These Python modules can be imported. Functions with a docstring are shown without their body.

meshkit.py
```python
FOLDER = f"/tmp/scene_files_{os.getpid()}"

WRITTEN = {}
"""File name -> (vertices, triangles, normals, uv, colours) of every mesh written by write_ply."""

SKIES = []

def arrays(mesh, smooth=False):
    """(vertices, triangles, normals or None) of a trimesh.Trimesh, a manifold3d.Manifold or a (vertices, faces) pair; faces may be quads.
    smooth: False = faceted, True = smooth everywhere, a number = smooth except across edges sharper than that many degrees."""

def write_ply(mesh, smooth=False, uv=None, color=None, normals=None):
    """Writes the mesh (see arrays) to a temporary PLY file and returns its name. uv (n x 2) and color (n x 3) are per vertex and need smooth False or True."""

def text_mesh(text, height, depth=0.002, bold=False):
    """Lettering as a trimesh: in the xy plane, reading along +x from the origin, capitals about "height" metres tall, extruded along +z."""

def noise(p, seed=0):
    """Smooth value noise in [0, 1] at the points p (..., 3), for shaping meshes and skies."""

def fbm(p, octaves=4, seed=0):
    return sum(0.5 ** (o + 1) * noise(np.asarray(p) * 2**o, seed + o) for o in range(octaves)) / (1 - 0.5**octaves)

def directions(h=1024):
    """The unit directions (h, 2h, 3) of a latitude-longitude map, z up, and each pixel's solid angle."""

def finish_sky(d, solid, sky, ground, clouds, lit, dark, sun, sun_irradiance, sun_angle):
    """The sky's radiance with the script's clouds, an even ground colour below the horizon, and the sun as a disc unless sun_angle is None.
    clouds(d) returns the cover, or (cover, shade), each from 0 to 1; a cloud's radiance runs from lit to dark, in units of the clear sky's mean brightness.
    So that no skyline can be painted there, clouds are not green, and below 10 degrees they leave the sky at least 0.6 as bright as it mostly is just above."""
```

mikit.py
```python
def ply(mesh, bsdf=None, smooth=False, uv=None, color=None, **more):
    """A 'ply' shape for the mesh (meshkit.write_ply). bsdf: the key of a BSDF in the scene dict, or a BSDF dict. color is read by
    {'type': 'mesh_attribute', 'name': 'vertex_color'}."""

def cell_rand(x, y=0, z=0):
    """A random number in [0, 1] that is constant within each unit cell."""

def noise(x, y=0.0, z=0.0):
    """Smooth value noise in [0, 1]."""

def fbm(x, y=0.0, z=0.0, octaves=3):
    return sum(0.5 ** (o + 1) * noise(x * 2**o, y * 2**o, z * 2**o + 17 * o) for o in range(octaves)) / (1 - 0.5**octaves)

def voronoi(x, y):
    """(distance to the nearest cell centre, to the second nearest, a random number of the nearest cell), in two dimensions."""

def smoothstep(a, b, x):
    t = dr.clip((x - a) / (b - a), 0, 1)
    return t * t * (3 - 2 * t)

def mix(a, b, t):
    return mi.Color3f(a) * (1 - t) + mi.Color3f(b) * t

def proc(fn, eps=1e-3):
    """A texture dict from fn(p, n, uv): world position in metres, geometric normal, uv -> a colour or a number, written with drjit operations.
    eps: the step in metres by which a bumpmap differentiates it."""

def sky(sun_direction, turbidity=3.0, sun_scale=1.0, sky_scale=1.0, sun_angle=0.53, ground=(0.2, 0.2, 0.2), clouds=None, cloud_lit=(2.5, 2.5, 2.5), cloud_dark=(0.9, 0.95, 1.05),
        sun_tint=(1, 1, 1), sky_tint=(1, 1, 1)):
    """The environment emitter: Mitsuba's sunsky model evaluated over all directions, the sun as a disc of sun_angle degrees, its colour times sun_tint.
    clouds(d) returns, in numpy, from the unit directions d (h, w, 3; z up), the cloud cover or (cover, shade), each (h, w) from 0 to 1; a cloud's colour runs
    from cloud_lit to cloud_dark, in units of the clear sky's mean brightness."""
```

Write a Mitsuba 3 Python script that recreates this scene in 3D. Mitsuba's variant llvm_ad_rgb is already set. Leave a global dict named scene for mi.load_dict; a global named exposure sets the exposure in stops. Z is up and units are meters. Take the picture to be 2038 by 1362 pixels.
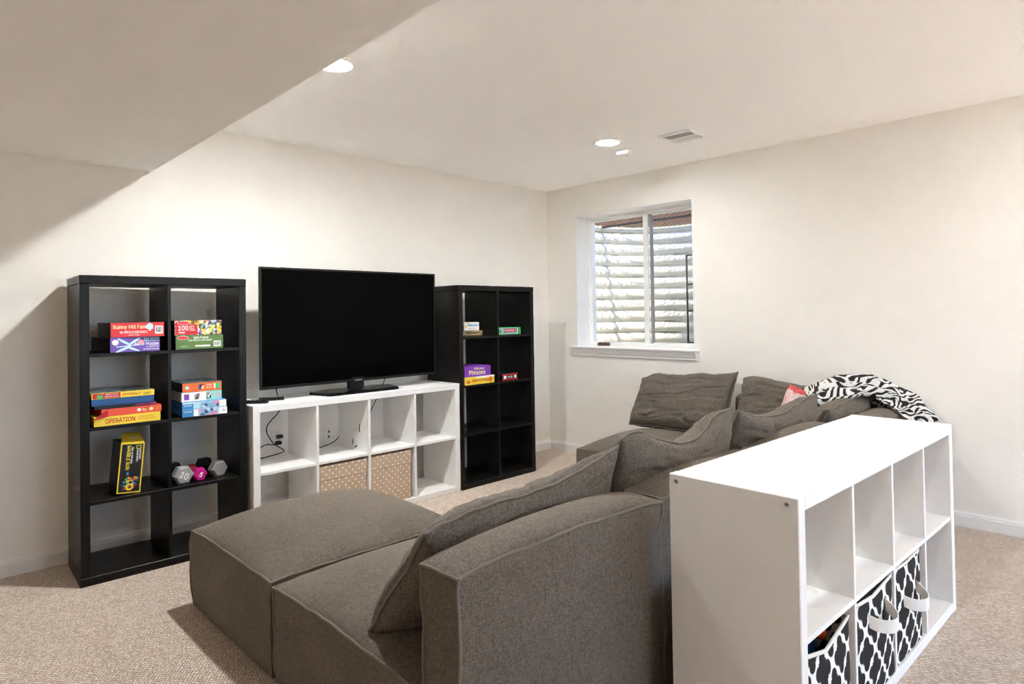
import math, numpy as np, trimesh, mitsuba as mi, mikit, meshkit, manifold3d as m3
import drjit as dr
from mikit import noise, fbm, voronoi, smoothstep, mix
T = mi.ScalarTransform4f
scene, labels = {}, {}

# ------------------------------------------------------------------ camera
CX, CY, CZ, YAW, PITCH, ROLL, FPX, PPX, PPY = -4.303, -4.0297, 1.2472, 0.78229, 0.01504, -0.0154, 1255.09, 1053.9, 607.6
fw = np.array([math.cos(YAW)*math.cos(PITCH), math.sin(YAW)*math.cos(PITCH), math.sin(PITCH)])
rt = np.array([math.sin(YAW), -math.cos(YAW), 0.0])
up = np.cross(rt, fw)
up = math.cos(ROLL)*up - math.sin(ROLL)*rt
eye = np.array([CX, CY, CZ])
scene['camera'] = {'type': 'perspective', 'fov_axis': 'x', 'fov': math.degrees(2*math.atan(1019/FPX)), 'near_clip': 0.05, 'far_clip': 100.0,
                   'principal_point_offset_x': -(PPX-1019)/2038, 'principal_point_offset_y': -(PPY-681)/1362,
                   'to_world': T().look_at(origin=eye.tolist(), target=(eye+fw).tolist(), up=up.tolist())}
# ------------------------------------------------------------------ sky, sun, exposure, lamps
scene['sky'] = mikit.sky((-0.12, -0.60, 0.79), turbidity=3.0, sun_scale=0.14, sky_scale=0.50, ground=(0.25, 0.22, 0.18))
exposure = 5.80
LAMP = (24.2, 24.9, 25.0)            # radiance of a recessed bulb
DIM = (0.42, 1.55, 0.34, 0.40)          # the rear pair is dimmed
LAMPS = [(-0.93, -1.44), (-2.90, -1.41), (-0.93, -4.0), (-2.90, -4.0)]

# ------------------------------------------------------------------ materials
def rgb(r, g, b): return {'type': 'rgb', 'value': [r, g, b]}
def prin(key, col, rough=0.5, **k):
    scene[key] = {'type': 'twosided', 'b': {'type': 'principled', 'base_color': col if isinstance(col, dict) else rgb(*col), 'roughness': rough, **k}}
def bumped(key, col, rough, hfn, scale, eps=1e-3, **k):
    scene[key] = {'type': 'twosided', 'b': {'type': 'bumpmap', 'arbitrary': mikit.proc(hfn, eps), 'scale': scale,
                  'b': {'type': 'principled', 'base_color': col if isinstance(col, dict) else rgb(*col), 'roughness': rough, **k}}}

def wall_fn(p, n, uv):
    return mix((0.83, 0.802, 0.748), (0.86, 0.832, 0.778), fbm(p.x*3, p.y*3, p.z*3))
prin('mat_wall', mikit.proc(wall_fn), 0.75)
prin('mat_soffit', (0.83, 0.81, 0.77), 0.85)  # wall-like beige, set below the ceiling white to stand in for its shade
prin('mat_ceiling', (0.90, 0.885, 0.855), 0.85)
prin('mat_trim', (0.83, 0.82, 0.80), 0.35)
prin('mat_laminate', (0.77, 0.76, 0.745), 0.38)
prin('mat_vinyl', (0.86, 0.86, 0.84), 0.35)
prin('mat_plastic_white', (0.82, 0.81, 0.79), 0.4)
prin('mat_socket', (0.08, 0.08, 0.08), 0.5)
def dark_fn(p, n, uv):
    g = noise(p.x*180, p.y*180, p.z*9)
    return mix((0.0035, 0.0032, 0.003), (0.009, 0.008, 0.007), g)
prin('mat_black_laminate', mikit.proc(dark_fn), 0.34, specular=0.2)
prin('mat_screen', (0.0015, 0.0015, 0.0016), 0.12, specular=0.02)
prin('mat_plastic_black', (0.006, 0.006, 0.0065), 0.35, specular=0.25)
prin('mat_gloss_black', (0.003, 0.003, 0.0035), 0.1, specular=0.15)
prin('mat_rubber', (0.012, 0.012, 0.012), 0.6)
prin('mat_steel', (0.55, 0.55, 0.55), 0.35, metallic=0.9)
prin('mat_baffle', (0.07, 0.05, 0.022), 0.6)

def axis_uv(p, n):
    ax, ay = dr.abs(n.x), dr.abs(n.y)
    az = dr.abs(n.z)
    top = (az > ax) & (az > ay)
    side = ax > ay
    u = dr.select(top, p.x, dr.select(side, p.y, p.x))
    v = dr.select(top, p.y, p.z)
    return u, v
def weave(p, n):
    u, v = axis_uv(p, n)
    a = noise(u*760, v*150, 3.0)
    b = noise(u*150, v*760, 7.0)
    c = noise(u*640, v*640, 1.0)
    return 0.34*a + 0.34*b + 0.32*c
def fabric_fn(p, n, uv):
    w = weave(p, n)
    s = fbm(p.x*5, p.y*5, p.z*5)
    t = dr.clip((w-0.5)*2.1 + 0.5 + (s-0.5)*0.35, 0, 1)
    return mix((0.058, 0.0465, 0.036), (0.162, 0.136, 0.109), t)
prin('mat_fabric', mikit.proc(fabric_fn), 0.9, sheen=0.35)
prin('mat_piping', (0.15, 0.127, 0.103), 0.9, sheen=0.3)

def carpet_cell(p):
    a = 0.95
    c, s = math.cos(a), math.sin(a)
    P = 0.0108
    r1 = (p.x*s - p.y*c)/P
    r2 = (p.x*s + p.y*c)/P
    jx = (noise(p.x*70, p.y*70, 2.0)-0.5)*0.5
    jy = (noise(p.x*70, p.y*70, 9.0)-0.5)*0.5
    return r1+jx, r2+jy
def carpet_h(p, n, uv):
    a, b = carpet_cell(p)
    f = dr.sqrt(dr.abs(dr.sin(a*math.pi)*dr.sin(b*math.pi)))
    return f
def carpet_fn(p, n, uv):
    a, b = carpet_cell(p)
    f = dr.sqrt(dr.abs(dr.sin(a*math.pi)*dr.sin(b*math.pi)))
    r = mikit.cell_rand(dr.floor(a), dr.floor(b), 5)
    base = mix((0.56, 0.445, 0.355), (0.80, 0.705, 0.615), r)
    gap = mix((0.20, 0.14, 0.10), (0.37, 0.28, 0.215), noise(p.x*90, p.y*90))  # brown flecks, plus shade between the loops painted into the colour
    t = smoothstep(0.25, 0.72, f)
    k = fbm(p.x*1.7, p.y*1.7)
    return mix(gap, base, t)*(0.94+0.12*k)
bumped('mat_carpet', mikit.proc(carpet_fn), 0.95, carpet_h, 0.004, 5e-4)

def polka_fn(p, n, uv):
    u, v = axis_uv(p, n)
    P = 0.044
    a, b = (u+v)/P, (u-v)/P
    a, b = a-dr.floor(a)-0.5, b-dr.floor(b)-0.5
    d = dr.sqrt(a*a+b*b)*P*0.7071
    tan = mix((0.40, 0.29, 0.205), (0.50, 0.37, 0.27), fbm(p.x*14, p.y*14, p.z*14))
    return mix((0.88, 0.84, 0.77), tan, smoothstep(0.0042, 0.0054, d))
prin('mat_polka', mikit.proc(polka_fn), 0.55)

def trellis_fn(p, n, uv):
    u, v = axis_uv(p, n)
    def d_at(u, v):
        x, y = dr.abs(u), dr.abs(v)
        def circ(cx, cy, r): return dr.sqrt(dr.square(x-cx)+dr.square(y-cy))-r
        sq = dr.maximum(x, y)-0.43
        return dr.minimum(dr.minimum(circ(0.47, 0, 0.33), circ(0, 0.47, 0.33)), sq)
    PU, PV = 0.060, 0.066
    a, b = u/PU, v/PV
    def rep(a, b):
        x = a-2*dr.floor(a/2+0.5)
        y = b-2*dr.floor(b/2+0.5)
        return d_at(x, y)
    d = dr.minimum(rep(a, b), rep(a+1, b+1))
    t = smoothstep(0.0, 0.045, -d)
    return mix((0.80, 0.78, 0.74), (0.010, 0.010, 0.011), t)
prin('mat_trellis', mikit.proc(trellis_fn), 0.85)

def zebra_fn(p, n, uv):
    w = fbm(uv.x*4.2, uv.y*4.2, 4.0)
    w2 = noise(uv.x*7, uv.y*7, 1.0)
    s = dr.sin((uv.y*26 + w*13 + w2*2)*3.8 + uv.x*38)
    return mix((0.72, 0.70, 0.67), (0.008, 0.008, 0.009), smoothstep(-0.02, 0.3, s))
prin('mat_zebra', mikit.proc(zebra_fn), 0.8, sheen=0.3)

def sequin_fn(p, n, uv):
    f, s, r = voronoi(p.y*160, p.z*160)
    side = smoothstep(0.80, 0.86, uv.y + 0.30*(fbm(p.y*26, p.z*26)-0.5))
    red = mix((0.42, 0.01, 0.02), (0.75, 0.12, 0.12), r)
    pale = mix((0.72, 0.62, 0.60), (0.65, 0.20, 0.2), r*r)
    return mix(pale, red, side)
prin('mat_sequin', mikit.proc(sequin_fn), 0.35)

def art_fn(p, n, uv):
    u, v = axis_uv(p, n)
    f, s, r = voronoi(u*48, v*48)
    f2, s2, r2 = voronoi(u*110+3, v*110)
    h = r*6.28
    c = mi.Color3f(0.46+0.34*dr.cos(h), 0.30+0.22*dr.cos(h+0.9), 0.17+0.16*dr.cos(h+3.2))
    c = dr.select(r2 > 0.72, c*0.15, c)
    return dr.select(r2 < 0.12, mi.Color3f(0.8, 0.74, 0.62), c)
prin('mat_art', mikit.proc(art_fn), 0.35)
def cool_fn(p, n, uv):
    u, v = axis_uv(p, n)
    f, s, r = voronoi(u*60, v*60)
    c = mix((0.10, 0.33, 0.55), (0.55, 0.70, 0.80), r)
    c = dr.select(r > 0.85, mi.Color3f(0.7, 0.25, 0.4), c)
    return dr.select(r < 0.15, mi.Color3f(0.03, 0.06, 0.2), c)
prin('mat_art_cool', mikit.proc(cool_fn), 0.35)
def darkart_fn(p, n, uv):
    c = fbm(p.x*30, p.y*30, p.z*30)
    d = noise(p.x*55, p.y*55, 3.0)
    return mix(mix((0.010, 0.012, 0.012), (0.05, 0.075, 0.05), c), (0.14, 0.17, 0.22), smoothstep(0.62, 0.8, d))
prin('mat_art_dark', mikit.proc(darkart_fn), 0.2)
COL = dict(red=(0.55, 0.018, 0.025), darkred=(0.30, 0.02, 0.03), purple=(0.135, 0.065, 0.36), green=(0.085, 0.165, 0.035), yellow=(0.78, 0.56, 0.04), blue=(0.012, 0.075, 0.24), tomato=(0.72, 0.075, 0.035),
           orange=(0.72, 0.14, 0.03), teal=(0.26, 0.58, 0.56), sky=(0.03, 0.22, 0.55), white=(0.84, 0.83, 0.80), black=(0.010, 0.010, 0.011), cream=(0.80, 0.66, 0.36), tan=(0.50, 0.34, 0.16), brightgreen=(0.06, 0.42, 0.13),
           violet=(0.20, 0.045, 0.40), grey=(0.30, 0.30, 0.30), magenta=(0.48, 0.012, 0.20), brown=(0.10, 0.045, 0.03), pink=(0.70, 0.30, 0.36), darkgrey=(0.05, 0.05, 0.05), paleblue=(0.45, 0.68, 0.78), orangeprint=(0.62, 0.18, 0.02), redprint=(0.45, 0.012, 0.02), charcoal=(0.028, 0.026, 0.026))  # the last tone is a near-black for puzzle carton sides
for _k, _v in COL.items(): prin('paint_'+_k, _v, 0.38)
prin('mat_bin_cloth', (0.74, 0.71, 0.66), 0.9)
prin('mat_pewter', (0.36, 0.36, 0.355), 0.42, metallic=0.55)

def well_fn(p, n, uv):
    st = noise(p.x*2.5+p.y*2.5, p.z*40, 1.0)
    blotch = smoothstep(0.50, 0.75, fbm(p.x*7, p.y*7, p.z*16))
    groove = smoothstep(0.82, 0.99, 0.5-0.5*dr.cos((p.z-0.55)/0.111*2*math.pi))
    c = mix((0.72, 0.74, 0.70), (0.60, 0.63, 0.60), st)
    return mix(c, (0.20, 0.20, 0.12), dr.clip(groove*(0.25+0.75*blotch), 0, 1)*0.8)  # groove lines coloured darker, unevenly along their length
prin('mat_well', mikit.proc(well_fn), 0.5)
def gravel_fn(p, n, uv):
    f, s, r = voronoi(p.x*30, p.y*30)
    return mix((0.12, 0.10, 0.08), (0.42, 0.38, 0.33), r)
prin('mat_gravel', mikit.proc(gravel_fn), 0.9)
def fence_fn(p, n, uv):
    return mix((0.42, 0.19, 0.07), (0.66, 0.36, 0.17), noise(p.x*30, p.y*30, p.z*2))
prin('mat_fence', mikit.proc(fence_fn), 0.8)
prin('mat_rust', (0.13, 0.07, 0.04), 0.7)
prin('mat_iron', (0.03, 0.032, 0.036), 0.5)
prin('mat_added_patio', (0.55, 0.53, 0.50), 0.9)
prin('mat_grass', (0.10, 0.14, 0.04), 0.95)
scene['mat_leaf'] = {'type': 'principledthin', 'base_color': rgb(0.22, 0.34, 0.05), 'roughness': 0.5, 'diff_trans': 0.8}
scene['mat_pane'] = {'type': 'thindielectric', 'int_ior': 1.5}

# ------------------------------------------------------------------ helpers
def numbered(k):
    if k not in scene and k not in labels and not any(q.startswith(k+'__') for q in scene): return k
    i = 1
    while f'{k}_{i:03d}' in scene or f'{k}_{i:03d}' in labels or any(q.startswith(f'{k}_{i:03d}__') for q in scene): i += 1
    return f'{k}_{i:03d}'
def concat(ms): return trimesh.util.concatenate(ms)
def box(x0, x1, y0, y1, z0, z1, c=0.0):
    """A box with its edges chamfered by c."""
    lo, hi = np.minimum([x0, y0, z0], [x1, y1, z1]), np.maximum([x0, y0, z0], [x1, y1, z1])
    c = min(c, 0.45*float((hi-lo).min()))
    if c <= 0:
        return trimesh.creation.box(bounds=[lo, hi])
    pts = []
    for s in np.ndindex(2, 2, 2):
        q = np.where(s, hi, lo)
        sg = np.where(s, -1, 1)
        for k in range(3):
            d = np.full(3, c); d[k] = 0
            pts.append(q+sg*d)
    return trimesh.convex.convex_hull(np.array(pts))
def mat4(x=0, y=0, z=0, rz=0.0, rx=0.0, ry=0.0):
    R = trimesh.transformations.euler_matrix(rx, ry, rz, 'sxyz'); R[:3, 3] = [x, y, z]
    return R
def xf(m, M):
    m = m.copy(); m.apply_transform(M); return m
def put(key, mesh, bsdf, M=None, smooth=30, **k):
    key = numbered(key)
    if M is not None: mesh = xf(mesh, M)
    scene[key] = mikit.ply(mesh, bsdf, smooth, **k)
    return key
def thing(name, label, cat, group=None):
    key = numbered(name)
    labels[key] = {'label': label, 'category': cat}
    if group: labels[key]['group'] = group
    return key
def structure(name, mesh, bsdf, smooth=30, **k):
    key = put(name, mesh, bsdf, None, smooth, **k)
    labels[key] = {'kind': 'structure'}
    return key
def tube(pts, r, sides=8, closed=False):
    p = np.asarray(pts, float); n = len(p)
    if closed: t = np.roll(p, -1, 0)-np.roll(p, 1, 0)
    else: t = np.gradient(p, axis=0)
    t /= np.linalg.norm(t, axis=1, keepdims=True)+1e-12
    a = np.cross(t[0], [0, 0, 1.0] if abs(t[0][2]) < 0.9 else [1.0, 0, 0]); A = []
    for i in range(n):
        a = a-t[i]*(a@t[i]); a /= np.linalg.norm(a)+1e-12; A.append(a)
    A = np.array(A); B = np.cross(t, A)
    ang = np.arange(sides)*2*np.pi/sides
    rr = np.broadcast_to(r, (n,))[:, None, None]
    v = (p[:, None]+rr*(np.cos(ang)[None, :, None]*A[:, None]+np.sin(ang)[None, :, None]*B[:, None])).reshape(-1, 3)
    f = []
    for i in range(n if closed else n-1):
        i2 = (i+1) % n
        for j in range(sides):
            j2 = (j+1) % sides
            f += [[i*sides+j, i*sides+j2, i2*sides+j2], [i*sides+j, i2*sides+j2, i2*sides+j]]
    if not closed:
        for j in range(1, sides-1):
            f.append([0, j+1, j]); b = (n-1)*sides; f.append([b, b+j, b+j+1])
    return trimesh.Trimesh(v, f, process=False)
def spline(pts, n=60, closed=False):
    from scipy.interpolate import CubicSpline
    p = np.asarray(pts, float)
    if closed: p = np.vstack([p, p[:1]])
    s = np.r_[0, np.cumsum(np.linalg.norm(np.diff(p, axis=0), axis=1))]
    cs = CubicSpline(s, p, bc_type='periodic' if closed else 'natural')
    return cs(np.linspace(0, s[-1], n, endpoint=not closed))
def lathe(prof, n=40):
    """(r, z) profile around z."""
    pr = np.asarray(prof, float); a = np.arange(n)*2*np.pi/n; m = len(pr)
    v = np.stack([pr[None, :, 0]*np.cos(a)[:, None], pr[None, :, 0]*np.sin(a)[:, None], np.broadcast_to(pr[:, 1], (n, m))], -1).reshape(-1, 3)
    f = []
    for i in range(n):
        j = (i+1) % n
        for k in range(m-1):
            f += [[i*m+k, j*m+k, j*m+k+1], [i*m+k, j*m+k+1, i*m+k+1]]
    return trimesh.Trimesh(v, f, process=True)
def cyl(r, h, n=24, c=0.0):
    return lathe([(0, 0), (r-c, 0), (r, c), (r, h-c), (r-c, h), (0, h)], n) if c else lathe([(0, 0), (r, 0), (r, h), (0, h)], n)
def text(s, w, h, depth=0.0005, bold=True):
    """Lettering fitted into a w x h rectangle, standing upright in the xz plane, facing -y, lower left corner at the origin."""
    m = meshkit.text_mesh(s, 0.05, depth, bold)
    lo, hi = m.bounds
    v = np.array(m.vertices)
    v[:, 0] = (v[:, 0]-lo[0])/(hi[0]-lo[0])*w
    v[:, 1] = (v[:, 1]-lo[1])/(hi[1]-lo[1])*h
    return trimesh.Trimesh(np.stack([v[:, 0], -v[:, 2], v[:, 1]], 1), m.faces, process=False)
def plate(x0, x1, z0, z1, d=0.0005): return box(x0, x1, -d, 0.0002, z0, z1)
def disc_plate(cx, cz, rx, rz, d=0.0005, n=28):
    m = cyl(1.0, d+0.0002, n); v = np.array(m.vertices)
    return trimesh.Trimesh(np.stack([cx+v[:, 0]*rx, 0.0002-v[:, 2], cz+v[:, 1]*rz], 1), m.faces, process=False)
def boolean(a, subs):
    def mf(m): return m3.Manifold(m3.Mesh(np.asarray(m.vertices, np.float32), np.asarray(m.faces, np.uint32)))
    r = mf(a)
    for s in subs: r = r-mf(s)
    o = r.to_mesh()
    return trimesh.Trimesh(o.vert_properties[:, :3], o.tri_verts, process=True)

# ------------------------------------------------------------------ the room
HC, HS, XS = 2.397, 2.091, -3.274
XL, YF = -6.6, -6.2
DX0, DX1 = -3.1, -0.9                # unseen opening behind the camera, added to let in fill light
structure('floor', box(XL, 0.0, YF, 0.0, -0.1, 0.0), 'mat_carpet')
structure('wall_back', box(XL-0.1, 0.3, 0.0, 0.15, -0.1, 2.6), 'mat_wall')
WY0, WY1, WZ0, WZ1 = -1.533, -0.344, 0.957, 2.128
structure('wall_right', boolean(box(0, 0.26, YF-0.1, 0.0, -0.1, 2.6), [box(-0.1, 0.4, WY0, WY1, WZ0, WZ1)]), 'mat_wall', False)
structure('wall_left', box(XL-0.1, XL, YF-0.1, 0.0, -0.1, 2.6), 'mat_wall')
structure('wall_front', boolean(box(XL, 0, YF-0.2, YF, -0.1, 2.6), [box(DX0, DX1, YF-0.4, YF+0.2, -0.2, 2.05)]), 'mat_wall', False)
structure('added_patio', box(XL-6, 6, YF-14, YF, -0.2, -0.02), 'mat_added_patio')  # unseen slab added outside that opening to bounce daylight indoors
ceil_holes = [xf(cyl(0.088, 0.4, 40), mat4(x, y, HC-0.1)) for x, y in LAMPS]
structure('ceiling', boolean(box(XS-0.02, 0.0, YF, 0.0, HC, HC+0.22), ceil_holes), 'mat_ceiling', False)
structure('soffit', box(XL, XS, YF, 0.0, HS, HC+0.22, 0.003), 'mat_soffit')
def board(prof, a, b):
    """A moulding of the (out, up) profile from a to b along a wall whose inside is to the right of a->b."""
    a, b = np.array(a, float), np.array(b, float)
    d = (b-a)/np.linalg.norm(b-a); nrm = np.array([d[1], -d[0]])
    n = len(prof); v = []
    for q in (a, b):
        for o, z in prof: v.append([q[0]+nrm[0]*o, q[1]+nrm[1]*o, z])
    f = []
    for i in range(n):
        j = (i+1) % n
        f += [[i, n+j, n+i], [i, j, n+j]]
    for i in range(1, n-1): f += [[0, i+1, i], [n, n+i, n+i+1]]
    m = trimesh.Trimesh(v, f, process=False); m.fix_normals(); return m
BB = [(0, 0), (0.013, 0), (0.013, 0.062), (0.010, 0.067), (0.010, 0.074), (0.005, 0.080), (0.004, 0.085), (0, 0.085)]
structure('baseboard_back', board(BB, (XL, 0), (0, 0)), 'mat_trim', 25)
structure('baseboard_right', board(BB, (0, 0), (0, YF)), 'mat_trim', 25)
structure('baseboard_left', board(BB, (XL, YF), (XL, 0)), 'mat_trim', 25)

# ---- the window: jamb liner, frame, sashes, panes, stool, apron
wn = 'window_1'
labels[wn] = {'kind': 'structure', 'label': 'white sliding basement window with two panes above a moulded sill'}
def wpart(name, mesh, mat='mat_vinyl', **k): return put(wn+'__'+name, mesh, mat, None, 30, **k)
JD = 0.165
wpart('jamb', box(-0.004, JD, WY1-0.014, WY1+0.002, WZ0, WZ1, 0.002), 'mat_trim')
wpart('jamb', box(-0.004, JD, WY0-0.002, WY0+0.014, WZ0, WZ1, 0.002), 'mat_trim')
wpart('head_jamb', box(-0.004, JD, WY0+0.014, WY1-0.014, WZ1-0.014, WZ1+0.002, 0.002), 'mat_trim')
fy0, fy1, fz0, fz1 = WY0+0.004, WY1-0.004, WZ0+0.002, WZ1-0.004
def frame_rect(x0, x1, y0, y1, z0, z1, t, tt=None, c=0.003):
    tt = tt or t
    return concat([box(x0, x1, y0, y0+t, z0, z1, c), box(x0, x1, y1-t, y1, z0, z1, c), box(x0, x1, y0+t, y1-t, z1-tt, z1, c), box(x0, x1, y0+t, y1-t, z0, z0+t, c)])
wpart('frame', frame_rect(JD, 0.255, fy0, fy1, fz0, fz1, 0.022, 0.03))
ymid = -0.952
def sash(x0, x1, y0, y1, ra, rb):
    s = wpart('sash', concat([box(x0, x1, y0, y0+ra, fz0+0.02, fz1-0.028, 0.003), box(x0, x1, y1-rb, y1, fz0+0.02, fz1-0.028, 0.003),
              box(x0, x1, y0+ra, y1-rb, fz1-0.05, fz1-0.028, 0.003), box(x0, x1, y0+ra, y1-rb, fz0+0.02, fz0+0.036, 0.003)]))
    xm = (x0+x1)/2
    put(s+'__pane', trimesh.Trimesh([[xm, y0+ra-.004, fz0+0.03], [xm, y1-rb+.004, fz0+0.03], [xm, y1-rb+.004, fz1-0.045], [xm, y0+ra-.004, fz1-0.045]], [[0, 1, 2], [0, 2, 3]], process=False), 'mat_pane', None, False)
    return s
sash(0.178, 0.203, ymid-0.04, fy1-0.018, 0.046, 0.018)
s2 = sash(0.212, 0.237, fy0+0.018, ymid-0.045, 0.02, 0.012)
wpart('weatherstrip', box(0.206, 0.236, ymid-0.062, ymid-0.043, fz0+0.03, fz1-0.04, 0.002), 'paint_grey')
wpart('stool', box(-0.052, JD, WY0-0.030, WY1+0.045, WZ0-0.014, WZ0+0.004, 0.005), 'mat_trim')
AP = [(0, 0.872), (0.010, 0.872), (0.017, 0.882), (0.017, 0.892), (0.022, 0.898), (0.026, 0.918), (0.034, 0.926), (0.036, 0.943), (0, 0.943)]
wpart('apron', board(AP, (0, WY1+0.028), (0, WY0-0.014)), 'mat_trim')

# ---- outside the window: well, ladder, grate, ground, fence, bush
def well_curve(n=70):
    a = np.linspace(0, math.pi, n)
    return np.stack([0.26+0.92*np.abs(np.sin(a))**0.75, -0.94+0.80*np.sign(np.cos(a))*np.abs(np.cos(a))**0.75], 1)
t = thing('window_well', 'curved corrugated white steel window well outside the sliding window', 'window well')
cv = well_curve(); zz = np.arange(0.55, 2.09+1e-6, 0.111/12)
tg = np.gradient(cv, axis=0); tg /= np.linalg.norm(tg, axis=1, keepdims=True)+1e-9
nr = np.stack([tg[:, 1], -tg[:, 0]], 1)
off = 0.030*(0.5+0.5*np.cos((zz-0.55)/0.111*2*math.pi))**0.5-0.018
def well_sheet(extra):
    return np.stack([np.stack([cv[:, 0]+nr[:, 0]*(o+extra), cv[:, 1]+nr[:, 1]*(o+extra), np.full(len(cv), z)], 1) for z, o in zip(zz, off)])
sh = well_sheet(0); nz_, nc_ = sh.shape[:2]
i, j = np.meshgrid(np.arange(nz_-1), np.arange(nc_-1), indexing='ij')
q = np.stack([i*nc_+j, i*nc_+j+1, (i+1)*nc_+j+1, (i+1)*nc_+j], -1).reshape(-1, 4)
put(t+'__sheet', trimesh.Trimesh(sh.reshape(-1, 3), np.vstack([q[:, [0, 1, 2]], q[:, [0, 2, 3]]]), process=False), 'mat_well', None, True)
put(t+'__rim', tube(np.c_[cv, np.full(len(cv), 2.093)], 0.014, 8), 'mat_well', None, True)
t = thing('well_ladder', 'black steel escape ladder on the wall of the window well', 'ladder')
Yl = [-1.005, -1.36]
for y in Yl: put(t+'__rail', tube([(0.78, y, 0.56), (0.78, y, 1.77)], 0.0085, 10), 'mat_iron', None, 40)
for z in (0.68, 0.97, 1.26, 1.50, 1.765): put(t+'__rung', tube([(0.78, Yl[0], z), (0.78, Yl[1], z)], 0.0075, 10), 'mat_iron', None, 40)
t = thing('well_grate', 'rusty wire grate covering the top of the window well', 'grate')
bars = []
for k in np.arange(-1.1, 1.2, 0.045):
    for sgn in (1, -1):
        pts = []
        for s in np.linspace(-1.4, 1.4, 80):
            x, y = 0.70+(k+s)*0.7071, -0.94+sgn*(k-s)*0.7071
            if 0.27 < x < 1.20 and ((x-0.26)/0.94)**2.6+(abs(y+0.94)/0.82)**2.6 < 1: pts.append((x, y, 2.112+0.004*sgn))
        if len(pts) > 1: bars.append(tube([pts[0], pts[-1]], 0.0042, 5))
gk = put(t+'__wire_mesh', concat(bars), 'mat_rust', None, 40); labels[gk] = {'kind': 'stuff'}
put(t+'__crossbar', box(0.60, 0.63, -1.72, -0.16, 2.086, 2.104, 0.002), 'mat_iron')
structure('ground', concat([box(0.26, 12, -12, -1.80, 1.9, 2.07), box(0.26, 12, -0.06, 10, 1.9, 2.07), box(1.24, 12, -1.80, -0.06, 1.9, 2.07)]), 'mat_grass')
structure('well_floor', box(0.2, 1.4, -1.9, 0.0, 0.45, 0.56), 'mat_gravel')
structure('well_backfill', concat([box(1.24, 1.5, -1.9, 0.05, 0.45, 1.9), box(0.26, 1.3, -0.06, 0.1, 0.45, 1.9), box(0.26, 1.3, -2.0, -1.80, 0.45, 1.9)]), 'mat_grass')
t = thing('garden_fence', 'reddish brown board fence beyond the window well', 'fence')
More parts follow.
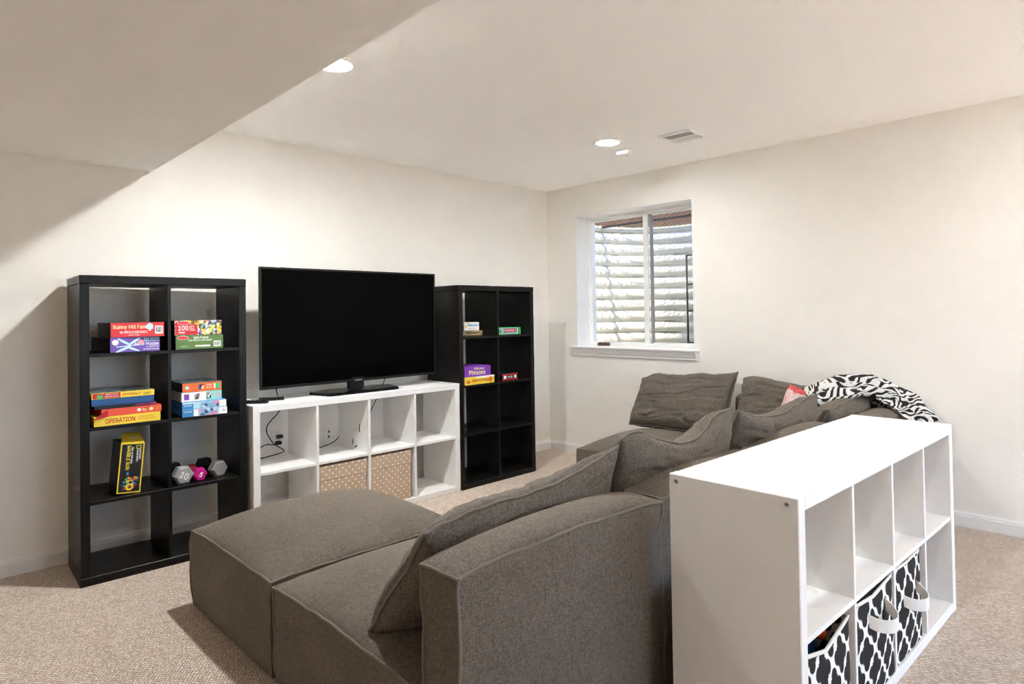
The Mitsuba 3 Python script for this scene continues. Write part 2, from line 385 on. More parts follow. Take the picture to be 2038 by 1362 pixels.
for k in range(46):
    put(t+'__board', box(4.6, 4.625, -5.0+k*0.2, -5.0+k*0.2+0.188, 2.07, 3.9+0.012*((k*7) % 3), 0.004), 'mat_fence')
put(t+'__rail', box(4.63, 4.67, -5.0, 4.2, 2.5, 2.58), 'mat_fence'); put(t+'__rail', box(4.63, 4.67, -5.0, 4.2, 3.4, 3.48), 'mat_fence')
t = thing('garden_shrub', 'leafy green shrub in front of the brown fence', 'shrub')
rg = np.random.default_rng(4)
lv, lf = [], []
for k in range(900):
    c = rg.normal(size=3); c = c/np.linalg.norm(c)*rg.uniform(0.5, 1)**0.5*np.array([0.35, 0.5, 0.4])+np.array([3.6, 1.2, 2.55])
    a = rg.normal(size=3); a /= np.linalg.norm(a); b = np.cross(a, rg.normal(size=3)); b /= np.linalg.norm(b)
    o = len(lv); lv += [c-a*0.05, c+b*0.022, c+a*0.05, c-b*0.022]; lf += [[o, o+1, o+2], [o, o+2, o+3]]
k_ = put(t+'__foliage', trimesh.Trimesh(lv, lf, process=False), 'mat_leaf', None, False); labels[k_] = {'kind': 'stuff'}
put(t+'__stem', tube(spline([(3.6, 1.2, 2.05), (3.62, 1.22, 2.3), (3.57, 1.17, 2.6)], 12), np.linspace(0.025, 0.01, 12), 8), 'mat_rust')

# ------------------------------------------------------------------ ceiling fixtures
lamp_words = ['recessed ceiling light beside the smoke detector near the window corner', 'recessed ceiling light half hidden behind the edge of the dropped soffit',
              'recessed ceiling light outside the frame above the right end of the rear white cube unit', 'recessed ceiling light outside the frame near the soffit and the camera']
for k, (x, y) in enumerate(LAMPS):
    t = thing('recessed_light', lamp_words[k], 'ceiling light', 'recessed ceiling lights')
    M = mat4(x, y, HC)
    put(t+'__trim_ring', lathe([(0.078, 0.004), (0.078, -0.003), (0.082, -0.006), (0.098, -0.005), (0.102, 0.0), (0.088, 0.002), (0.078, 0.004)], 48), 'mat_plastic_white', M, 40)
    ridges = [(0.0785, 0.0)]
    for r in range(6): ridges += [(0.0785-0.002*r, 0.004+0.016*r), (0.0735-0.002*r, 0.010+0.016*r)]
    put(t+'__baffle', lathe(ridges+[(0.055, 0.115), (0.0, 0.117), (0.0, 0.120), (0.085, 0.120), (0.085, 0.0), (0.0785, 0.0)], 48), 'mat_baffle', M, 20)
    bulb = lathe([(0.0, -0.008), (0.016, -0.0068), (0.030, -0.002), (0.039, 0.007), (0.043, 0.019), (0.038, 0.055), (0.02, 0.1), (0, 0.1)], 40)
    bk = numbered(t+'__bulb')
    bulb = xf(bulb, M); bulb.fix_normals()
    scene[bk] = mikit.ply(bulb, 'mat_plastic_white', True, emitter={'type': 'area', 'radiance': rgb(*[q*DIM[k] for q in LAMP])})
t = thing('smoke_detector', 'small white smoke detector on the ceiling beside a recessed light', 'smoke detector')
M = mat4(-0.655, -1.385, HC, 0.1)
put(t+'__body', box(-0.052, 0.052, -0.048, 0.048, -0.030, 0.0, 0.008), 'mat_plastic_white', M)
put(t+'__base', box(-0.056, 0.056, -0.052, 0.052, -0.006, 0.0, 0.002), 'mat_plastic_white', M)
put(t+'__button', xf(cyl(0.009, 0.003, 20), mat4(0.012, -0.01, -0.0325)), 'paint_grey', M)
t = thing('air_vent', 'white square air vent with two rows of louvers on the ceiling', 'vent')
M = mat4(-0.683, -1.862, HC, 0.02)
put(t+'__frame', concat([box(-0.117, 0.117, -0.122, -0.094, -0.009, 0, 0.003), box(-0.117, 0.117, 0.094, 0.122, -0.009, 0, 0.003), box(-0.117, -0.086, -0.094, 0.094, -0.009, 0, 0.003),
    box(0.086, 0.117, -0.094, 0.094, -0.009, 0, 0.003), box(-0.009, 0.009, -0.094, 0.094, -0.010, 0, 0.002)]), 'mat_plastic_white', M)
put(t+'__duct', box(-0.088, 0.088, -0.095, 0.095, -0.0012, 0.0, 0), 'paint_grey', M)
for s in (-1, 1):
    for k in range(5):
        put(t+'__louver', xf(box(-0.008, 0.008, -0.093, 0.093, -0.0008, 0.0008), mat4(s*(0.016+k*0.0155), 0, -0.0065, 0, 0, 0.55*s)), 'mat_plastic_white', M)
put(t+'__lever', concat([box(0.058, 0.066, -0.112, -0.09, -0.018, -0.008, 0.002), xf(cyl(0.006, 0.012, 12), mat4(0.062, -0.108, -0.026))]), 'mat_plastic_white', M)

# ------------------------------------------------------------------ cube shelving units
FR, DV = 0.0395, 0.016
def cube_unit(name, label, mat, M, width, length, depth, upright, group=None):
    """Eight-cube unit; local origin is the lower left of the back; the front lies at y = -depth. upright: 2 wide x 4 tall, else 4 x 2."""
    t = thing(name, label, 'shelving unit', group)
    ds = width if upright else length
    cw = ((width if upright else length)-2*FR-(1 if upright else 3)*DV)/(2 if upright else 4)
    ch = ((length if upright else width)-2*FR-(3 if upright else 1)*DV)/(4 if upright else 2)
    Wd, Ht = (width, length) if upright else (length, width)
    c = 0.0022
    if upright:
        put(t+'__bottom_panel', box(0, Wd, -depth, 0, 0, FR, c), mat, M); put(t+'__top_panel', box(0, Wd, -depth, 0, Ht-FR, Ht, c), mat, M)
        put(t+'__side_panel', box(0.0015, FR, -depth+0.001, 0, FR+0.0006, Ht-FR-0.0006, c), mat, M); put(t+'__side_panel', box(Wd-FR, Wd-0.0015, -depth+0.001, 0, FR+0.0006, Ht-FR-0.0006, c), mat, M)
        for k in range(3):
            z = FR+ch+k*(ch+DV); put(t+'__shelf', box(FR, Wd-FR, -depth+0.004, -0.002, z, z+DV, 0.0012), mat, M)
        for k in range(4):
            z = FR+k*(ch+DV); put(t+'__divider', box(FR+cw, FR+cw+DV, -depth+0.005, -0.002, z, z+ch, 0.001), mat, M)
    else:
        put(t+'__end_panel', box(0, FR, -depth, 0, 0, Ht, c), mat, M); put(t+'__end_panel', box(Wd-FR, Wd, -depth, 0, 0, Ht, c), mat, M)
        put(t+'__bottom_panel', box(FR+0.0006, Wd-FR-0.0006, -depth+0.001, 0, 0.0015, FR, c), mat, M); put(t+'__top_panel', box(FR+0.0006, Wd-FR-0.0006, -depth+0.001, 0, Ht-FR, Ht-0.0015, c), mat, M)
        for k in range(3):
            x = FR+cw+k*(cw+DV); put(t+'__divider', box(x, x+DV, -depth+0.004, -0.002, FR, Ht-FR, 0.0012), mat, M)
        for k in range(4):
            x = FR+k*(cw+DV); put(t+'__shelf', box(x, x+cw, -depth+0.005, -0.002, FR+ch, FR+ch+DV, 0.001), mat, M)
    return t
D = 0.39
ML = mat4(-3.679, -0.050, 0, -0.036)
lu = cube_unit('cube_bookcase', 'tall black open cube bookcase holding puzzles, games and dumbbells left of the television', 'mat_black_laminate', ML, 0.757, 1.467, D, True, 'black cube bookcases')
MR = mat4(-1.467, -0.1076, 0)
ru = cube_unit('cube_bookcase', 'tall black cube bookcase with a few games between the television and the window corner', 'mat_black_laminate', MR, 0.765, 1.467, D, True, 'black cube bookcases')
MW = mat4(-1.4685-1.449, -0.1076, 0)
wu = cube_unit('cube_console', 'low white cube unit carrying the television between two black bookcases', 'mat_laminate', MW, 0.765, 1.449, D, False, 'white cube units')
SA = -0.0316
MS = mat4(-2.6762, -3.3701, 0, SA) @ mat4(0, D, 0)
su = cube_unit('cube_console', 'low white cube unit behind the sofa holding three patterned fabric bins', 'mat_laminate', MS, 0.765, 1.467, D, False, 'white cube units')
for y in (-0.36, -0.025):
    for z in (0.745, 0.02):
        k_ = put(su+'__screw', concat([xf(lathe([(0, 0.0006), (0.003, 0.0006), (0.0035, 0.0015), (0.0072, 0.0012), (0.0078, 0), (0, 0)], 20), mat4(0, 0, 0, 0, 0, -math.pi/2))]), 'mat_steel', MS @ mat4(0, y, z))
        put(k_+'__socket', xf(cyl(0.0032, 0.0018, 6), mat4(0, 0, 0, 0, 0, -math.pi/2)), 'mat_socket', MS @ mat4(0, y, z))

# ------------------------------------------------------------------ television and what lies on the white console
t = thing('television', 'large flat black television standing on the white cube unit', 'television')
TX0, TX1, TZ0, TZ1, TY = -2.812, -1.556, 0.832, 1.551, -0.335
put(t+'__housing', concat([box(TX0+0.004, TX1-0.004, TY+0.004, TY+0.028, TZ0+0.004, TZ1-0.004, 0.006), box(TX0+0.22, TX1-0.22, TY+0.025, TY+0.062, TZ0+0.05, TZ1-0.22, 0.012)]), 'mat_plastic_black')
b = 0.013
put(t+'__bezel', concat([box(TX0, TX1, TY-0.006, TY+0.012, TZ1-b, TZ1, 0.002), box(TX0, TX1, TY-0.006, TY+0.012, TZ0, TZ0+b+0.004, 0.002), box(TX0, TX0+b, TY-0.006, TY+0.012, TZ0+b+0.004, TZ1-b, 0.002), box(TX1-b, TX1, TY-0.006, TY+0.012, TZ0+b+0.004, TZ1-b, 0.002)]), 'mat_plastic_black')
put(t+'__screen', box(TX0+b, TX1-b, TY-0.002, TY+0.006, TZ0+b+0.004, TZ1-b), 'mat_screen')
put(t+'__logo', box(-2.205, -2.155, TY-0.0068, TY-0.005, TZ0+0.005, TZ0+0.011, 0.0003), 'mat_steel')
put(t+'__neck', concat([box(-2.235, -2.135, TY-0.004, TY+0.05, 0.785, TZ0+0.03, 0.006), box(-2.215, -2.155, TY-0.008, TY, 0.785, TZ0+0.0, 0.003)]), 'mat_plastic_black')
bp = np.array([(-2.475, -0.245), (-2.43, -0.435), (-1.93, -0.435), (-1.885, -0.245), (-2.0, -0.19), (-2.36, -0.19)])
import shapely
bp2 = shapely.Polygon(bp).buffer(-0.02).buffer(0.02, quad_segs=5)
bm = trimesh.creation.extrude_polygon(bp2, 0.013, engine='earcut'); bt = trimesh.creation.extrude_polygon(bp2.buffer(-0.004), 0.003, engine='earcut')
put(t+'__stand_base', concat([xf(bm, mat4(0, 0, 0.765)), xf(bt, mat4(0, 0, 0.778))]), 'mat_gloss_black', None, 20)
def remote(label, x, y, rz, l, w):
    t = thing('remote_control', label, 'remote control', 'remotes on the white console')
    M = mat4(x, y, 0.765, rz)
    n = 14; s = np.linspace(-1, 1, n)
    pl = shapely.Polygon([(-w/2, -l/2), (w/2, -l/2), (w*0.42, 0), (w/2, l/2), (-w/2, l/2), (-w*0.42, 0)]).buffer(-0.006).buffer(0.006)
    put(t+'__body', concat([xf(trimesh.creation.extrude_polygon(pl, 0.012, engine='earcut'), mat4(0, 0, 0.0005)), xf(trimesh.creation.extrude_polygon(pl.buffer(-0.0035), 0.004, engine='earcut'), mat4(0, 0, 0.0125))]), 'mat_plastic_black', M, 25)
    for r in range(5):
        for c in range(3):
            put(t+'__button', xf(cyl(0.0042, 0.0022, 10, 0.0006), mat4((c-1)*w*0.27, l*0.36-r*l*0.15, 0.0162)), 'paint_grey' if (r+c) % 3 == 0 else 'paint_darkgrey', M)
remote('larger black remote control at the left end of the white console', -2.865, -0.36, 1.0, 0.17, 0.05)
remote('slim black remote control lying between the larger remote and the television stand', -2.735, -0.31, 1.15, 0.14, 0.04)

def cable(name, label, pts, r=0.0032, n=70): 
    k = put(name, tube(spline(pts, n), r, 7), 'mat_rubber', None, 40); labels[k] = {'label': label, 'category': 'cable'}; return k
YW = -0.045
cable('power_cable', 'black television cord falling through the left end of the white console into its plug', [(-2.60, -0.19, 0.84), (-2.61, -0.085, 0.81), (-2.59, -0.075, 0.74), (-2.576, -0.06, 0.669), (-2.665, -0.062, 0.554), (-2.641, -0.064, 0.488), (-2.60, -0.066, 0.44), (-2.557, -0.07, 0.402), (-2.60, -0.075, 0.391), (-2.66, -0.11, 0.394), (-2.725, -0.13, 0.394), (-2.80, -0.12, 0.394), (-2.85, -0.08, 0.395)])
cable('plug_cord', 'thin black cord running left from the lower plug of the outlet behind the console', [(-2.58, -0.040, 0.448), (-2.615, -0.058, 0.45), (-2.677, -0.06, 0.456), (-2.725, -0.06, 0.426), (-2.80, -0.06, 0.40), (-2.87, -0.08, 0.393)])
cable('aerial_cable', 'black cable curling on the shelf beneath the wall jack', [(-2.16, -0.06, 0.45), (-2.192, -0.06, 0.417), (-2.23, -0.065, 0.40), (-2.301, -0.09, 0.3935), (-2.36, -0.11, 0.3935), (-2.43, -0.08, 0.3935)], 0.003)
cable('video_cable', 'black cable slanting down behind the right half of the television', [(-1.80, -0.24, 0.86), (-1.82, -0.095, 0.81), (-1.85, -0.08, 0.73), (-1.876, -0.06, 0.662), (-1.944, -0.055, 0.548), (-2.03, -0.05, 0.45), (-2.1, -0.055, 0.4)])
def wall_plate(name, label, cat, M, holes, kind):
    t = thing(name, label, cat)
    put(t+'__plate', box(-0.036, 0.036, -0.006, 0, -0.058, 0.058, 0.003), 'mat_plastic_white', M)
    for z in holes:
        if kind == 'outlet':
            k = put(t+'__receptacle', box(-0.017, 0.017, -0.0085, -0.004, z-0.014, z+0.014, 0.004), 'mat_plastic_white', M)
            for dx, hh in ((-0.0065, 0.0045), (0.0065, 0.0035)): put(k+'__slot', box(dx-0.0012, dx+0.0012, -0.0089, -0.008, z-hh+0.003, z+hh+0.003), 'mat_socket', M)
            put(k+'__slot', xf(cyl(0.0024, 0.001, 12), mat4(0, -0.0078, z-0.0075, 0, math.pi/2)), 'mat_socket', M)
        else:
            put(t+'__jack', box(-0.008, 0.008, -0.0068, -0.004, z-0.008, z+0.008, 0.001), 'mat_socket', M)
    for z in ((0,) if kind == 'outlet' else (-0.043, 0.043)): put(t+'__screw', xf(cyl(0.003, 0.0075, 12), mat4(0, 0, z, 0, math.pi/2)), 'mat_steel', M)
    return t
wall_plate('wall_outlet', 'white outlet with two black plugs seen through the left end of the white console', 'outlet', mat4(-2.572, 0, 0.470), (0.0195, -0.0195), 'outlet')
wall_plate('cable_jack', 'white wall plate with two jacks seen through the second cube of the console', 'wall plate', mat4(-2.216, 0, 0.447), (0.022, -0.012), 'jack')
wall_plate('wall_outlet', 'white outlet on the right wall beside the reclining sofa cushion', 'outlet', mat4(0, -0.945, 0.455, -math.pi/2), (0.0195, -0.0195), 'outlet')
for lab, z, dx in (('black plug in the upper socket behind the console', 0.490, 0.006), ('black plug in the lower socket behind the console', 0.4505, -0.004)):
    k = put('power_plug', box(-2.572+dx-0.016, -2.572+dx+0.020, -0.040, -0.0092, z-0.011, z+0.011, 0.004), 'mat_rubber'); labels[k] = {'label': lab, 'category': 'plug', 'group': 'plugs behind the console'}
# scuffs of black and red on the second divider of the console
CW = (1.449-2*FR-3*DV)/4
XD = -1.4685-1.449+FR+CW*2+DV
for (y, z, a, c) in ((-0.385, 0.545, 0.2, 'redprint'), (-0.385, 0.53, -0.1, 'black'), (-0.30, 0.44, 0.15, 'black'), (-0.34, 0.413, 1.1, 'black')):
    put(wu+'__paint_mark', xf(box(-0.0012, 0.0002, -0.004, 0.004, -0.018, 0.018, 0.0004), mat4(XD, y, z, 0, a)), 'paint_'+c)
# polka dot boxes in the lower middle cubes
for k in (1, 2):
    x0 = -1.4685-1.449+FR+k*(CW+DV)+0.006
    t = thing('storage_box', ['tan polka dot lidded box in the second lower cube of the white console', 'tan polka dot lidded box in the third lower cube of the white console'][k-1], 'storage box', 'polka dot boxes')
    yb = -0.1076-D+0.012
    M = mat4(x0, yb, FR, 0.0)
    w_ = CW-0.014-(0.012 if k == 2 else 0)
    put(t+'__body', box(0.003, w_-0.003, 0.003, 0.33, 0.001, 0.24, 0.003), 'mat_polka', M)
    put(t+'__lid', box(0, w_, 0, 0.334, 0.232, 0.318, 0.003), 'mat_polka', M)

# ------------------------------------------------------------------ game boxes
Z = lambda k: FR+k*0.351
GP, GG = 'puzzle boxes in the left bookcase', 'board games in the left bookcase'
def gbox(name, label, cat, M, w, d, h, mats, group, lid=None, side=None):
    """Carton lying flat: w wide, d deep, h high; local origin at the front lower left corner, the front facing -y."""
    t = thing(name, label, cat, group)
    if lid:
        put(t+'__tray', box(0.002, w-0.002, 0.002, d-0.002, 0, h-0.003, 0.001), mats, M)
        put(t+'__lid', box(0, w, 0, d, lid, h, 0.001), side or mats, M)
    else:
        put(t+'__carton', box(0, w, 0, d, 0, h, 0.0012), side or mats, M)
        if side: put(t+'__front_print', plate(0.0005, w-0.0005, 0.0005, h-0.0005, 0.0004), mats, M @ mat4(0, -0.0001, 0))
    return t
def ink(t, name, mesh, mat, M, dy=0.0006): return put(t+'__'+name, mesh, mat, M @ mat4(0, -dy, 0), False)
def barcode(t, M, x, z, w, h, seed=1):
    k = ink(t, 'barcode_label', plate(x, x+w, z, z+h), 'paint_white', M)
    r = np.random.default_rng(seed); bs = []; q = x+w*0.12
    while q < x+w*0.86:
        ww = w*r.uniform(0.02, 0.06); bs.append(plate(q, q+ww, z+h*0.2, z+h*0.88)); q += ww+w*r.uniform(0.025, 0.05)
    put(k+'__bars', concat(bs), 'paint_black', M @ mat4(0, -0.0012, 0), False)
def wr(t, s, w, h, x, z, mat, M, bold=True, dy=0.0006): return ink(t, 'lettering', xf(text(s, w, h, 0.0004, bold), mat4(x, 0, z)), mat, M, dy)
L = lambda u, v, z, a=0.0: ML @ mat4(u, v, z, a)
# upper left cube: purple under red
M = L(0.122, -0.387, Z(3)+0.001, 0.11); w, h = 0.220, 0.073
t = gbox('puzzle_box', 'purple insect floor puzzle box with a dragonfly, under the red farm puzzle', 'puzzle box', M, w, 0.30, h, 'paint_purple', GP, None, 'paint_charcoal')
k = ink(t, 'dragonfly', concat([xf(box(-0.05, 0.05, -0.0003, 0, -0.0025, 0.0025), mat4(0.075, 0, 0.030, 0, 0, -0.08)), xf(disc_plate(0, 0, 0.034, 0.006), mat4(0.060, 0, 0.050, 0, 0, 0.55)), xf(disc_plate(0, 0, 0.034, 0.006), mat4(0.055, 0, 0.014, 0, 0, -0.4)), xf(disc_plate(0, 0, 0.032, 0.006), mat4(0.105, 0, 0.052, 0, 0, -0.6)), xf(disc_plate(0, 0, 0.030, 0.0055), mat4(0.100, 0, 0.014, 0, 0, 0.4))]), 'paint_paleblue', M)
ink(t, 'emblem', disc_plate(0.022, 0.048, 0.014, 0.014), 'paint_white', M)
wr(t, 'BUGS', 0.068, 0.021, 0.148, 0.049, 'paint_teal', M)
ink(t, 'logo_oval', disc_plate(0.133, 0.047, 0.013, 0.011), 'paint_pink', M)
wr(t, 'Floor Puzzle', 0.108, 0.014, 0.106, 0.031, 'paint_white', M); wr(t, '4 feet long', 0.055, 0.008, 0.159, 0.019, 'paint_white', M); wr(t, '48 large pieces', 0.072, 0.008, 0.142, 0.007, 'paint_white', M)
M = L(0.124, -0.386, Z(3)+0.0745, 0.02); w, h = 0.232, 0.072
t = gbox('puzzle_box', 'red farm floor puzzle box on top of the purple insect puzzle', 'puzzle box', M, w, 0.30, h, 'paint_red', GP, None, 'paint_charcoal')
wr(t, 'Sunny Hill Farm', 0.150, 0.024, 0.010, 0.036, 'paint_cream', M); wr(t, '48-PIECE FLOOR PUZZLE', 0.120, 0.012, 0.038, 0.018, 'paint_white', M); wr(t, '4 FEET LONG', 0.048, 0.006, 0.074, 0.007, 'paint_white', M)
ink(t, 'puzzle_piece', concat([plate(0.154, 0.182, 0.038, 0.062), disc_plate(0.168, 0.064, 0.006, 0.006), disc_plate(0.168, 0.034, 0.006, 0.006), disc_plate(0.152, 0.05, 0.006, 0.006)]), 'paint_paleblue', M)
barcode(t, M, 0.190, 0.013, 0.036, 0.040, 3)
# upper right cube: green under the animal one
M = L(0.409, -0.376, Z(3)+0.001, 0.05); w, h = 0.235, 0.074
t = gbox('puzzle_box', 'green rain forest floor puzzle box under the animal puzzle', 'puzzle box', M, w, 0.29, h, 'paint_green', GP, None, 'paint_charcoal')
k = ink(t, 'logo_oval', disc_plate(0.034, 0.060, 0.028, 0.010), 'paint_white', M); put(k+'__oval', disc_plate(0.034, 0.060, 0.026, 0.0085), 'paint_red', M @ mat4(0, -0.0012, 0), False)
wr(t, 'Rain Forest', 0.074, 0.013, 0.086, 0.054, 'paint_white', M); wr(t, '100-PIECE FLOOR PUZZLE', 0.120, 0.008, 0.060, 0.042, 'paint_white', M); wr(t, 'Ages 6+', 0.040, 0.006, 0.022, 0.012, 'paint_white', M, False)
ink(t, 'white_strip', plate(0.094, 0.168, 0.012, 0.020), 'paint_white', M)
barcode(t, M, 0.186, 0.010, 0.036, 0.030, 5)
M = L(0.404, -0.378, Z(3)+0.0755, 0.06); w, h = 0.232, 0.077
t = gbox('puzzle_box', 'red and animal patterned hundred piece puzzle box on top of the green rain forest puzzle', 'puzzle box', M, w, 0.29, h, 'mat_art', GP, None, 'paint_charcoal')
ink(t, 'red_panel', concat([plate(0.002, 0.110, 0.002, 0.056), plate(0.002, 0.070, 0.050, 0.066)]), 'paint_redprint', M)
wr(t, '100', 0.046, 0.026, 0.018, 0.024, 'paint_white', M, dy=0.0012); wr(t, 'Piece', 0.024, 0.008, 0.070, 0.042, 'paint_white', M, dy=0.0012); wr(t, 'Floor', 0.024, 0.008, 0.070, 0.032, 'paint_white', M, dy=0.0012); wr(t, 'Puzzle', 0.028, 0.008, 0.070, 0.022, 'paint_white', M, dy=0.0012); wr(t, 'Safari', 0.030, 0.010, 0.018, 0.009, 'paint_white', M, dy=0.0012)
k = ink(t, 'logo_oval', disc_plate(0.042, 0.064, 0.030, 0.009), 'paint_white', M, 0.0012); put(k+'__oval', disc_plate(0.042, 0.064, 0.028, 0.0075), 'paint_red', M @ mat4(0, -0.0018, 0), False)
# second row left
M = L(0.056, -0.386, Z(2)+0.001, 0.03); w, h = 0.282, 0.044
t = gbox('game_box', 'yellow board game box with red lettering at the bottom of the stack', 'board game', M, w, 0.30, h, 'paint_yellow', GG, None, 'paint_yellow')
wr(t, 'OPERATION', 0.125, 0.023, 0.045, 0.011, 'paint_redprint', M); wr(t, 'IN THE DOCTOR IS', 0.072, 0.007, 0.182, 0.026, 'paint_orangeprint', M); wr(t, 'THE FUNNY GAME', 0.082, 0.007, 0.180, 0.014, 'paint_orangeprint', M)
M = L(0.086, -0.384, Z(2)+0.046, 0.05)
t = gbox('game_box', 'tomato red board game box with small pictures on its edge, above the yellow one', 'board game', M, 0.258, 0.29, 0.034, 'paint_tomato', GG, None, 'paint_tomato')
for cx, mm in ((0.158, 'paint_white'), (0.182, 'mat_art'), (0.212, 'paint_cream'), (0.240, 'paint_orangeprint')): ink(t, 'picture', disc_plate(cx, 0.017, 0.009, 0.008), mm, M)
fl = trimesh.convex.convex_hull(np.array([(0, 0, 0), (0.03, 0, 0.0), (0.03, 0, 0.034), (0, 0.004, 0.0), (0.03, 0.004, 0), (0.03, 0.004, 0.034), (-0.034, -0.01, -0.012), (-0.034, -0.007, -0.012)]))
put(t+'__torn_flap', fl, 'paint_redprint', M @ mat4(-0.004, -0.004, 0.0))
M = L(0.060, -0.372, Z(2)+0.081, 0.02)
t = gbox('game_box', 'dark game tray with a magenta edge between the red and the blue boxes', 'board game', M, 0.262, 0.28, 0.016, 'paint_black', GG, None, 'paint_black')
ink(t, 'magenta_edge', plate(0.17, 0.26, 0.003, 0.012), 'paint_magenta', M)
M = L(0.046, -0.386, Z(2)+0.098, 0.01)
t = gbox('game_box', 'plain blue board game box beneath the red and yellow one', 'board game', M, 0.262, 0.30, 0.033, 'paint_blue', GG, 0.006)
M = L(0.046, -0.386, Z(2)+0.132, 0.01); w, h = 0.264, 0.029
t = gbox('game_box', 'red and yellow board game box with a dark picture lid on top of the stack', 'board game', M, w, 0.30, h, 'paint_yellow', GG, None, 'paint_yellow')
put(t+'__picture_lid', box(0.002, w-0.002, 0.002, 0.298, h, h+0.0008), 'mat_art_dark', M)
ink(t, 'red_panel', plate(0.004, 0.118, 0.002, h-0.002), 'paint_redprint', M); ink(t, 'picture', plate(0.022, 0.046, 0.002, 0.020), 'paint_brightgreen', M, 0.0012); wr(t, 'EDITION', 0.05, 0.006, 0.056, 0.017, 'paint_white', M, dy=0.0012); wr(t, 'BOARD GAME', 0.058, 0.005, 0.054, 0.007, 'paint_white', M, dy=0.0012)
wr(t, 'MONOPOLY', 0.078, 0.012, 0.126, 0.008, 'paint_redprint', M); wr(t, 'Junior', 0.034, 0.012, 0.216, 0.008, 'paint_brown', M)
# second row right: four puzzle boxes
zc = Z(2)+0.001
M = L(0.436, -0.386, zc, -0.06); t = gbox('puzzle_box', 'blue and white puzzle box at the bottom of the right stack', 'puzzle box', M, 0.215, 0.28, 0.037, 'paint_white', GP, None, 'paint_sky')
ink(t, 'blue_panel', plate(0.001, 0.052, 0.001, 0.036), 'paint_sky', M); ink(t, 'picture', plate(0.075, 0.178, 0.002, 0.035), 'mat_art_cool', M); wr(t, '100', 0.018, 0.01, 0.188, 0.014, 'paint_sky', M); wr(t, 'puzzle', 0.036, 0.008, 0.008, 0.022, 'paint_white', M, dy=0.0012)
M = L(0.436, -0.384, zc+0.038, -0.05); t = gbox('puzzle_box', 'pale blue puzzle box with a pink picture, second from the bottom of the right stack', 'puzzle box', M, 0.212, 0.28, 0.038, 'paint_paleblue', GP, None, 'paint_sky')
ink(t, 'blue_panel', plate(0.001, 0.052, 0.001, 0.028), 'paint_sky', M); ink(t, 'picture', plate(0.082, 0.176, 0.002, 0.036), 'mat_art_cool', M); ink(t, 'white_panel', plate(0.178, 0.211, 0.001, 0.037), 'paint_white', M); wr(t, 'puzzle', 0.036, 0.008, 0.008, 0.016, 'paint_white', M, dy=0.0012)
M = L(0.434, -0.378, zc+0.077, 0.0); t = gbox('puzzle_box', 'mint green and white puzzle box beneath the orange one', 'puzzle box', M, 0.196, 0.27, 0.049, 'paint_teal', GP, None, 'paint_white')
ink(t, 'white_panel', plate(0.001, 0.118, 0.001, 0.048), 'paint_white', M); 
for x0, mm in ((0.012, 'paint_violet'), (0.062, 'mat_art'), (0.118, 'mat_art')): ink(t, 'picture', plate(x0, x0+0.024, 0.010, 0.040), mm, M, 0.0012)
ink(t, 'pink_dot', disc_plate(0.176, 0.024, 0.009, 0.009), 'paint_pink', M)
M = L(0.438, -0.378, zc+0.127, 0.0); t = gbox('puzzle_box', 'orange puzzle box with a dark lid on top of the right stack', 'puzzle box', M, 0.192, 0.27, 0.047, 'paint_orange', GP, None, 'paint_charcoal')
put(t+'__picture_lid', box(0.002, 0.190, 0.002, 0.268, 0.047, 0.0478), 'mat_art_dark', M)
ink(t, 'emblem', disc_plate(0.022, 0.023, 0.010, 0.009), 'paint_paleblue', M); ink(t, 'picture', plate(0.076, 0.104, 0.010, 0.038), 'mat_art', M); ink(t, 'picture', plate(0.152, 0.160, 0.010, 0.038), 'paint_white', M); ink(t, 'picture', plate(0.162, 0.184, 0.010, 0.038), 'paint_brightgreen', M)
wr(t, '100', 0.026, 0.008, 0.116, 0.028, 'paint_white', M); wr(t, 'piece', 0.026, 0.007, 0.116, 0.014, 'paint_white', M)
# third row left: the tall black and yellow box
w, d, h = 0.103, 0.17, 0.245
M = ML @ mat4(0.150, -0.350, Z(1)+0.0095, 0.03, 0.0, 0.09)
t = thing('toy_box', 'tall black and yellow marble run box standing tilted in the left bookcase', 'toy box')
put(t+'__carton', box(0, w, 0, d, 0, h, 0.0015), 'paint_black', M)
e = 0.006
ink(t, 'yellow_border', concat([plate(0, e, 0, h), plate(w-e, w, 0, h), plate(e, w-e, 0, e), plate(e, w-e, h-e, h)]), 'paint_yellow', M, 0.0004)
put(t+'__yellow_flap', xf(trimesh.convex.convex_hull(np.array([(0.001, 0, 0), (w-0.001, 0, 0), (w-0.004, 0.115, 0), (0.022, 0.115, 0), (0.001, 0, 0.0014), (w-0.001, 0, 0.0014), (w-0.004, 0.115, 0.0014), (0.022, 0.115, 0.0014)])), mat4(0, 0, h, 0, 0.32)), 'paint_yellow', M)
def down(s, l, hh): return xf(text(s, l, hh, 0.0004), mat4(0, 0, 0, 0, 0, math.pi/2))
def wrd(s, l, hh, x, z, mat): return ink(t, 'lettering', xf(down(s, l, hh), mat4(x, 0, z)), mat, M)
wrd('MARBLE RUN', 0.118, 0.017, 0.028, h-0.013, 'paint_yellow'); wrd('Glow-in-the-Dark', 0.080, 0.009, 0.048, h-0.020, 'paint_white'); wrd('NATIONAL', 0.050, 0.008, 0.083, h-0.034, 'paint_white'); wrd('GEOGRAPHIC', 0.060, 0.008, 0.071, h-0.034, 'paint_white')
ink(t, 'emblem', concat([plate(0.068, 0.071, h-0.030, h-0.012), plate(0.086, 0.089, h-0.030, h-0.012), plate(0.071, 0.086, h-0.015, h-0.012), plate(0.071, 0.086, h-0.030, h-0.027)]), 'paint_yellow', M)
rg = np.random.default_rng(8)
